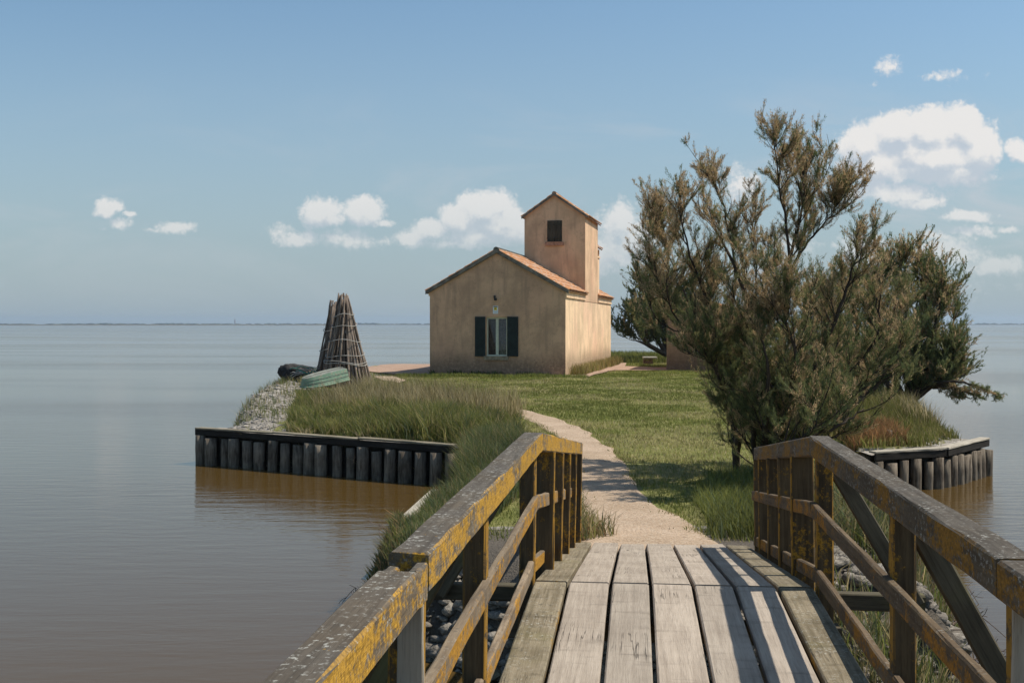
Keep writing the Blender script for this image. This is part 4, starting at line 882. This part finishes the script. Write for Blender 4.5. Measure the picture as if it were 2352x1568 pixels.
Pd = sample([(-4.6,25.5),(-2.0,24.2),(-.3,24.0),(.4,26),(-1.5,29),(-4.2,33)], 7000, 8); blades('seeding_grass', 'pale straw seed heads above the tall grass by the poles', Pd, (.35,.85), .012, [DRY, DRY2, (.24,.20,.09)], .5, 4)
Pm = sample(LB, 6500, 9); Pm = Pm[fbm(Pm[:,0]*1.5, Pm[:,1]*1.5) > .44]; blades('shore_grass', 'sparse grass tufts growing among the left mud clods', Pm, (.08,.32), .012, [G1, G2, DRY, BLU], .9, 5)
NB = [(-1.15,19.8),(-1.0,14.9),(-1.3,12.9),(-1.5,12.1),(-1.45,11.4),(-1.0,10.5),(-.35,10.8),(-.2,12.2),(.15,14),(.35,17),(.1,20.3)]
Pn = sample(NB, 30000, 10); blades('bank_grass', 'blue green reedy grass on the bank left of the footbridge', Pn, .36*np.clip((Pn[:,1]-8)/8, .5, 1.15), .011, [G1, BLU, BLU, G3, (.14,.16,.07), DRY], .7, 6)
Pe = sample([(-1.6,12.3),(-1.2,12.5),(-1.1,11.0),(-1.5,10.9),(-1.7,11.3)], 1900, 11); blades('dry_shrub_grass', 'dry orange brown scrub at the water edge near the left railing', Pe, (.06,.22), .011, [(.42,.28,.15), (.25,.19,.11), G2], .9, 7)
RB_ = [(5.4,16.2),(6.5,20.0),(7.7,20.6),(8.9,22.1),(9.9,26),(11,31.5),(8.5,32),(7,26),(5.8,21)]
Pr = sample(RB_, 30000, 12); blades('right_bank_grass', 'tall green grass with straw tips on the right bank behind the pile wall', Pr, .22+.42*sstep((Pr[:,1]-21.5)/4), .013, [G1, G2, G2, (.20,.18,.07), DRY], .6, 8)
Pr = sample([(8.2,22.6),(9.6,24),(10.5,29),(8.2,28)], 2200, 13); blades('seeding_grass', 'pale seed heads waving over the right bank grass', Pr[:1100], (.45,.85), .015, [DRY, DRY2], .8, 9)
Po = sample([(6.1,20.2),(7.3,20.7),(7.5,22.2),(6.4,22.3)], 3500, 14); blades('rust_scrub', 'rusty orange low scrub behind the right pile wall', Po, (.15,.42), .013, [(.30,.15,.07), (.34,.20,.10), (.20,.14,.06)], .9, 10)
UR = [(2.7,10.2),(3.3,13.2),(5.0,15),(5.0,12),(4.4,9.4),(3.4,9.0)]
Pu = sample([(2.5,8.4),(2.7,10.2),(3.3,13.2),(5.0,15),(5.0,12),(4.5,9.4),(3.6,8.2)], 10500, 15); Pu = Pu[vnoise(Pu[:,0]*1.7, Pu[:,1]*1.7) > .3]; blades('rough_grass', 'rough long grass outside the right railing', Pu, (.2,.62), .014, [G1, BLU, (.22,.20,.10), DRY], .9, 11)
PQ = sample([(1.95,10.95),(2.75,10.8),(3.4,13),(3.6,15.5),(2.7,15.2),(2.2,13.4)], 7000, 16, notin=(PATHPOLY,)); blades('verge_grass', 'longer green grass between the path and the tamarisk stems', PQ, (.1,.30), .010, [G1, G2, BLU, G2], .8, 12)
PT = sample([(.15,10.5),(.62,10.75),(1.05,11.1),(.75,11.7),(.65,13.0),(.3,12.6)], 2300, 17); blades('verge_grass', 'green and straw tuft growing through the far end of the left railing', PT, (.08,.34), .011, [BLU, G2, DRY, (.33,.22,.12)], 1.1, 13)
PW = np.array([tuple(HP(t_, s, 0)[:2]) for t_, s in zip(r_.uniform(0, HW, 700), r_.uniform(-.22, -.04, 700))]); PW = PW[fbm(PW[:,0]*2.2, PW[:,1]*2) > .5]; blades('wall_weeds', 'dark weeds at the foot of the house front wall', PW, (.08,.30), .03, [G3, (.05,.07,.025)], .5, 14)
PW = np.array([tuple(HP(t_, s, 0)[:2]) for t_, s in zip(r_.uniform(-.7, -.05, 3800), r_.uniform(.6, 15, 3800))]); blades('wall_weeds', 'straw coloured weeds along the sunlit side wall of the house', PW, (.12,.55), .02, [DRY, G2, (.33,.26,.10)], .5, 15)
PF = np.array([tuple(HP(t_, s, 0)[:2]) for t_, s in zip(r_.uniform(-1, HW+1, 5200), r_.uniform(-1.5, -.55, 5200))]); blades('lawn_edge_grass', 'brighter grass fringe in front of the house paving', PF, (.06,.2), .02, [G2, (.16,.19,.05)], .7, 16)
PB = sample([(3,60),(13,58),(13,72),(3,78)], 16000, 18); blades('back_grass', 'uncut grass in the yard beyond the house', PB, (.1,.45), .03, [G2, G1, (.20,.19,.07)], .6, 17)
# ================================================================ tamarisks
def catmull(P, n):
    P = np.asarray(P, float); P = np.vstack([2*P[0]-P[1], P, 2*P[-1]-P[-2]]); m_ = len(P)-3; out = []
    for u in np.linspace(0, m_-1e-6, n):
        i = int(u); t_ = u-i; a, b_, c, d = P[i:i+4]; out.append(.5*((2*b_)+(-a+c)*t_+(2*a-5*b_+4*c-d)*t_**2+(-a+3*b_-3*c+d)*t_**3))
    return np.array(out)
def tubes(PL_, R, k):
    """PL_ (N,K,3), R (N,K)"""
    N, K, _ = PL_.shape; T = norm(np.gradient(PL_, axis=1)); ref = np.tile(np.array([.31,.87,.38]), (N, K, 1)); A = norm(np.cross(T, ref)); B = np.cross(T, A)
    an = np.arange(k)*2*pi/k; V = PL_[:,:,None,:]+R[:,:,None,None]*(A[:,:,None,:]*np.cos(an)[None,None,:,None]+B[:,:,None,:]*np.sin(an)[None,None,:,None])
    idx = np.arange(N*K*k).reshape(N, K, k); nx_ = np.roll(idx, -1, 2); f = np.stack([idx[:,:-1], nx_[:,:-1], nx_[:,1:], idx[:,1:]], -1).reshape(-1, 4)
    return V.reshape(-1, 3), f
def child(par, prad, n, tr, L, spread, upw, r, K=7, curve=.25, follow=.8, droop=0.0):
    N, Kp, _ = par.shape; i = r.integers(0, N, n); t_ = tr[0]+(tr[1]-tr[0])*r.random(n)**1.3; x = t_*(Kp-1); j = np.minimum(x.astype(int), Kp-2); fx = (x-j)[:,None]
    p = par[i,j]*(1-fx)+par[i,j+1]*fx; tan_ = norm(par[i,j+1]-par[i,j]); rd = norm(r.normal(size=(n,3))); rd = rd*np.array([1,1,.6])
    d = norm(tan_*follow+rd*spread+np.array([0,0,1])*upw); ln = (L[0]+(L[1]-L[0])*r.random(n))*(1.2-.60*t_)*r.uniform(.6, 1.25, n)
    s = np.linspace(0, 1, K)[None,:,None]; wob = r.normal(size=(n,1,3))*.10
    Q = p[:,None]+d[:,None]*ln[:,None,None]*s+np.array([0,0,1])*(ln[:,None,None]*curve*s**2)-np.array([0,0,1])*(ln[:,None,None]*droop*s**2)+wob*ln[:,None,None]*np.sin(s*3)
    return Q, t_, i
def tamarisk(name, label, cat, base, limbs, D, r0=.055, n1=14, n2=16, nl=70, L1=(.5,1.0), L2=(.18,.42), leafL=(.022,.055), leafW=.0052, tan_=.45, seed=0, dark=1.0, upw=.45, tl0=.22, depth=1.0, lean=0.0, spr=.78, tree=None, group='tamarisks growing on the island'):
    r = np.random.default_rng(seed); K0 = 22
    nm = ('bough', 'bough_foliage') if tree else ('trunk', 'crown')
    if tree is None: tree = empty(name, base); tag(tree, label, cat, group)
    P0 = []; R0 = []
    for lb in limbs:
        pts = [tuple(at(a[0], a[1], D+depth*(a[2] if len(a) > 2 else 0)-lean*(lb[0][1]-a[1])/400.)) for a in lb]; q_ = catmull(pts, K0); q_ += r.normal(size=q_.shape)*.012*np.linspace(.3, 1, K0)[:,None]; P0.append(q_)
        sc = 1.0 if lb[0][1] > limbs[0][0][1]-60 else .55
        R0.append(r0*sc*np.linspace(1, .12, K0)**1.1*r.uniform(.8, 1.1))
    P0 = np.array(P0); R0 = np.array(R0)
    Q1, t1, _ = child(P0, R0, n1*len(limbs), (tl0, 1), L1, spr, upw, r, curve=.22)
    R1 = (.011*np.linspace(1, .25, 7)[None]*r.uniform(.6, 1.3, (len(Q1), 1)))
    Q1b, _, i1 = child(Q1, R1, int(n1*len(limbs)*2.2), (.15, .95), (L1[0]*.5, L1[1]*.65), spr, upw*.7, r, curve=.18)
    R1b = (.006*np.linspace(1, .3, 7)[None]*r.uniform(.6, 1.3, (len(Q1b), 1)))
    allp = np.concatenate([Q1, Q1b], 0)
    Q2, t2, i2 = child(allp, None, n2*len(Q1), (.12, 1), L2, spr*.95, upw*.7, r, K=5, curve=.10)
    R2 = (.003*np.linspace(1, .4, 5)[None]*np.ones((len(Q2), 1)))
    va, fa = tubes(P0, R0, 8); vb, fb2_ = tubes(Q1, R1, 5); vc, fc_ = tubes(Q1b, R1b, 4); vd, fd = tubes(Q2, R2, 3)
    V = np.concatenate([va, vb, vc, vd]); f = np.concatenate([fa, fb2_+len(va), fc_+len(va)+len(vb), fd+len(va)+len(vb)+len(vc)])
    fast(nm[0], V, f, M['bark'], tree, smooth=True)
    # leaves: thin scale like slivers sheathing the twigs
    n = nl*len(Q2); i = r.integers(0, len(Q2), n); t_ = r.random(n); x = t_*4; j = np.minimum(x.astype(int), 3); fx = (x-j)[:,None]
    p = Q2[i,j]*(1-fx)+Q2[i,j+1]*fx; td = norm(Q2[i,j+1]-Q2[i,j]); p = p+r.normal(size=(n,3))*.011
    d = norm(td+r.normal(size=(n,3))*.34+np.array([0,0,.15])); ln = (leafL[0]+(leafL[1]-leafL[0])*r.random(n))[:,None]; sd2 = norm(np.cross(d, r.normal(size=(n,3))))*leafW*(.6+.8*r.random((n,1)))*.5
    V = np.stack([p-sd2*.4, p+d*ln*.45+sd2, p+d*ln, p+d*ln*.45-sd2], 1).reshape(-1, 3); f = np.arange(4*n).reshape(-1, 4)
    zr = (Q2[:,-1,2]-Q2[:,-1,2].min())/(np.ptp(Q2[:,-1,2])+1e-6)
    pt_ = tan_*(.15+1.1*zr)+.35*(fbm(Q2[:,-1,0]*2.6+seed, Q2[:,-1,2]*2.6)-.47)*2.2
    istan = (r.random(len(Q2)) < pt_)[i] & (r.random(n) < .8)
    gn = np.array([(.21,.225,.095),(.16,.195,.085),(.28,.265,.115),(.135,.17,.075)])[r.integers(0,4,len(Q2))][i]; tn = np.array([(.64,.45,.26),(.54,.38,.21),(.70,.52,.32),(.43,.31,.175)])[r.integers(0,4,n)]
    col = np.where(istan[:,None], tn, gn)*dark*(.75+.5*r.random((n,1)))
    fast(nm[1], V, f, M['leaf'], tree, col=np.repeat(col, 4, 0))
    return tree
bA = onz(1692, 1088, .84); bC = onz(1745, 1092, .84)
tamarisk('tamarisk', 'left tamarisk of the pair by the path with open feathery crown over the shed', 'tree', bA, [
    [(1692,1095),(1690,1000),(1682,900,-.1),(1650,780,-.2),(1620,680,-.3),(1580,570,-.4),(1552,450,-.4)],
    [(1692,1092),(1688,1010),(1680,880,.1),(1672,760,.2),(1690,640,.3),(1672,520,.4),(1642,415,.4)],
    [(1680,900,0),(1662,835,-.2),(1620,775,-.3),(1560,740,-.4),(1520,660,-.5),(1492,560,-.5)],
    [(1676,890,0),(1650,835,.3),(1600,765,.5),(1540,755,.7),(1490,700,.7),(1480,610,.8)],
    [(1690,960,0),(1640,850,.4),(1590,720,.6),(1540,590,.7),(1510,500,.8)],
    [(1688,1000,0),(1700,860,.4),(1735,700,.5),(1735,560,.6),(1715,470,.6)],
    [(1690,1040,0),(1715,900,-.4),(1735,760,-.5),(1700,640,-.5),(1655,550,-.4),(1615,455,-.3)],
    [(1686,920,0),(1655,880,-.4),(1640,840,-.5),(1600,815,-.6)],
    ], bA.y, seed=1, n1=19, n2=21, L2=(.14,.34), upw=.42, nl=84, tl0=.16, depth=2.2, lean=.35, L1=(.35,.88), tan_=.78)
tamarisk('tamarisk', 'right tamarisk of the pair by the path with the tallest spire and dense leaning stems', 'tree', bC, [
    [(1745,1098),(1762,950,.1),(1795,800,.2),(1815,640,.3),(1806,520,.3),(1790,420,.1),(1778,335,0)],
    [(1812,600,.3),(1838,500,.2),(1850,420,.2),(1852,350,.2)],
    [(1815,620,.3),(1860,550,.4),(1905,500,.4),(1920,460,.4)],
    [(1745,1098),(1790,1000,-.2),(1860,860,-.3),(1925,720,-.4),(1955,630,-.4),(1968,590,-.4)],
    [(1750,1095),(1820,990,.3),(1910,890,.5),(2000,790,.6),(2050,720,.6)],
    [(1752,1095),(1830,1010,-.2),(1930,930,-.4),(2010,870,-.4),(2070,800,-.3)],
    [(1748,1095),(1775,930,.5),(1830,800,.7),(1870,700,.8),(1890,620,.8)],
    [(1748,1095),(1800,960,-.6),(1830,830,-.8),(1800,720,-.8),(1790,640,-.7)],
    [(1752,1092),(1840,1020,-.5),(1920,980,-.6),(1990,940,-.5)],
    [(1748,1092),(1760,960,-.6),(1765,850,-.8),(1745,760,-.8)],
    [(1740,1095),(1730,1000,-.4),(1745,920,-.6),(1790,880,-.7)],
    [(1745,1095),(1790,1030,-.7),(1850,1000,-.9),(1880,960,-.9)],
    [(1752,1095),(1830,1050,-.2),(1900,1010,-.3),(1960,985,-.3)],
    [(1752,1092),(1850,950,.2),(1960,850,.1),(2020,760,0),(2010,690,0)],
    ], bC.y, seed=2, n1=19, n2=21, L2=(.14,.34), upw=.42, nl=84, tl0=.08, depth=2.2, lean=.35, L1=(.35,.88), r0=.05, tan_=.68)
bD = onz(2080, 925, .85); DD = 26.5
treeD = tamarisk('tamarisk', 'broad tamarisk behind the pair with a bough drooping into the lagoon', 'tree', at(2085,925,DD), [
    [(2085,925),(2085,840),(2075,740),(2068,660),(2062,615)],
    [(2090,925),(2105,820,.3),(2125,720,.5),(2120,650,.5),(2112,610,.5)],
    [(2090,920),(2120,830,-.3),(2148,750,-.4),(2160,690,-.4),(2152,650,-.4)],
    [(2092,920),(2140,860,.2),(2172,800,.3),(2190,740,.3),(2182,690,.3)],
    [(2090,925),(2140,885,-.4),(2178,850,-.6),(2198,800,-.6)],
    [(2095,925),(2110,880,-.2),(2150,890,-.3),(2190,870,-.4)],
    [(2080,925),(2040,840,.2),(2000,740,.3),(2005,690,.3),(2025,640,.3)],
    [(2080,925),(2030,870,-.4),(1985,800,-.5),(1960,720,-.5)],
    [(2075,930),(2010,900,.2),(1950,870,.3),(1920,800,.3)],
    ], DD, seed=3, tl0=.08, n1=25, n2=17, nl=44, L1=(.4,.95), L2=(.25,.55), leafL=(.05,.10), leafW=.013, r0=.09, tan_=.40)
bE = onz(1975, 960, .85)
tamarisk('tamarisk', 'low bushy tamarisk filling the gap between the pair and the broad one behind', 'tree', at(1930,960,21.5), [
    [(1930,965),(1920,870),(1900,780),(1890,700)], [(1932,965),(1960,880),(1990,800),(2000,720)], [(1932,965),(1980,910),(2040,860),(2060,800)], [(1925,965),(1890,900),(1850,830),(1840,760)], [(1935,965),(1950,860,.4),(1960,760,.5),(1940,670,.5)],
    ], 21.5, seed=4, n1=22, n2=17, nl=40, L1=(.5,1.1), leafL=(.04,.09), leafW=.011, r0=.06, tan_=.36)
tamarisk('tamarisk', 'dark distant tamarisk beside the shed at the back shore', 'tree', at(1540,812,62), [
    [(1530,815),(1510,780),(1480,750),(1455,725)], [(1530,815),(1500,800),(1470,785),(1445,780)], [(1535,815),(1515,750,.5),(1495,700,.6),(1480,670,.6)], [(1535,815),(1530,760),(1525,700),(1515,650)],
    [(1540,815),(1560,740),(1570,690),(1575,640)], [(1545,815),(1590,750),(1620,700),(1640,650)], [(1530,815),(1490,790,-.8),(1470,760,-1),(1460,740,-1)],
    ], 62, seed=5, n1=16, n2=14, nl=34, L1=(.9,2.0), L2=(.5,1.1), leafL=(.12,.24), leafW=.04, r0=.16, tan_=.30, dark=.8)
tamarisk('', '', '', None, [[(2100,915),(2140,885,-.6),(2185,876,-1),(2230,882,-1.2),(2262,893,-1.3),(2285,905,-1.3)], [(2150,884,-.6),(2190,890,-1),(2220,900,-1.1),(2250,908,-1.2)]],
    DD, seed=8, n1=18, n2=8, nl=18, L1=(.12,.34), L2=(.08,.2), upw=-.25, leafL=(.05,.09), leafW=.012, r0=.05, tan_=.5, tree=treeD)
# bough over the water
r = np.random.default_rng(9)
# dead brambles right of the bridge
def bramble(name, label, c, rad, n, seed):
    r = np.random.default_rng(seed); c = np.array(c); st = c+r.normal(size=(n,3))*np.array([rad*.45, rad*.6, .10]); st[:,2] = H(st[:,0], st[:,1])
    an = r.random(n)*2*pi; d = np.stack([np.cos(an)*.7, np.sin(an)*.7, .5+.6*r.random(n)], 1); L = rad*(.6+.9*r.random(n)); s = np.linspace(0, 1, 10)[None,:,None]
    Q = st[:,None]+d[:,None]*L[:,None,None]*s-np.array([0,0,1])*(L[:,None,None]*.95*s**2)+r.normal(size=(n,1,3))*.12*np.sin(s*7)*L[:,None,None]
    V, f = tubes(Q, np.full((n,10), .0055)*np.linspace(1.2,.5,10)[None], 4)
    Q2, _, _ = child(Q, None, n*5, (.2, 1), (.08,.25), .9, .2, r, K=4, curve=0); V2, f2 = tubes(Q2, np.full((len(Q2),4), .003), 3)
    o = fast(name, np.concatenate([V, V2]), np.concatenate([f, f2+len(V)]), M['deadtwig']); return tag(o, label, 'bush')
bramble('dead_bush', 'tangled leafless bramble over the water outside the right railing', (4.35,11.8,.4), .75, 110, 1)
bramble('dead_bush', 'leafless bramble at the foot of the right bank nearest the camera', (4.2,9.6,.4), .6, 80, 2)
bramble('dead_bush', 'dry twiggy shrub at the water edge left of the bridge', (-1.75,11.6,.4), .34, 80, 3)
st = MB(); sp_ = onz(2042, 1012, .80); st.tube([sp_+Vector((0,0,-.1)), sp_+Vector((0,0,.12)), sp_+Vector((.01,0,.20))], [.055,.055,.05], 9, jit=.05); tag(st.build('wood_stump', M['pile'], smooth=True), 'short dark wooden stump in the rusty scrub behind the right pile wall', 'post')
# old timbers lying on the mud under the bridge
for (a, b_, lb) in ((( -.7,9.4),(-.1,9.2),'grey driftwood timber lying under the left railing'),((2.9,8.5),(3.6,8.3),'grey driftwood timber lying under the right railing')):
    za = Hs(*a)+.1; o = beam('driftwood', (a[0],a[1],za), (b_[0],b_[1],Hs(*b_)+.1), .13, .12, M['cap'], None); tag(o, lb, 'timber')

# ================================================================ haze over the lagoon
hm = bpy.data.materials.new('haze'); hm.use_nodes = True; t = NT(hm.node_tree); t.n.clear()
pv = t.node('ShaderNodeVolumePrincipled', {'Color': (0.60, 0.76, 0.95, 1), 'Density': 1.3e-4, 'Anisotropy': 0.3})
ot = t.node('ShaderNodeOutputMaterial'); t.l.new(pv.outputs[0], ot.inputs['Volume'])
hb_ = MB(); hb_.box((-9500, -80, -2.5), (19000,0,0), (0,5500,0), (0,0,36.5)); tag(hb_.build('haze', hm), 'pale blue haze over the lagoon', 'haze', kind='stuff')
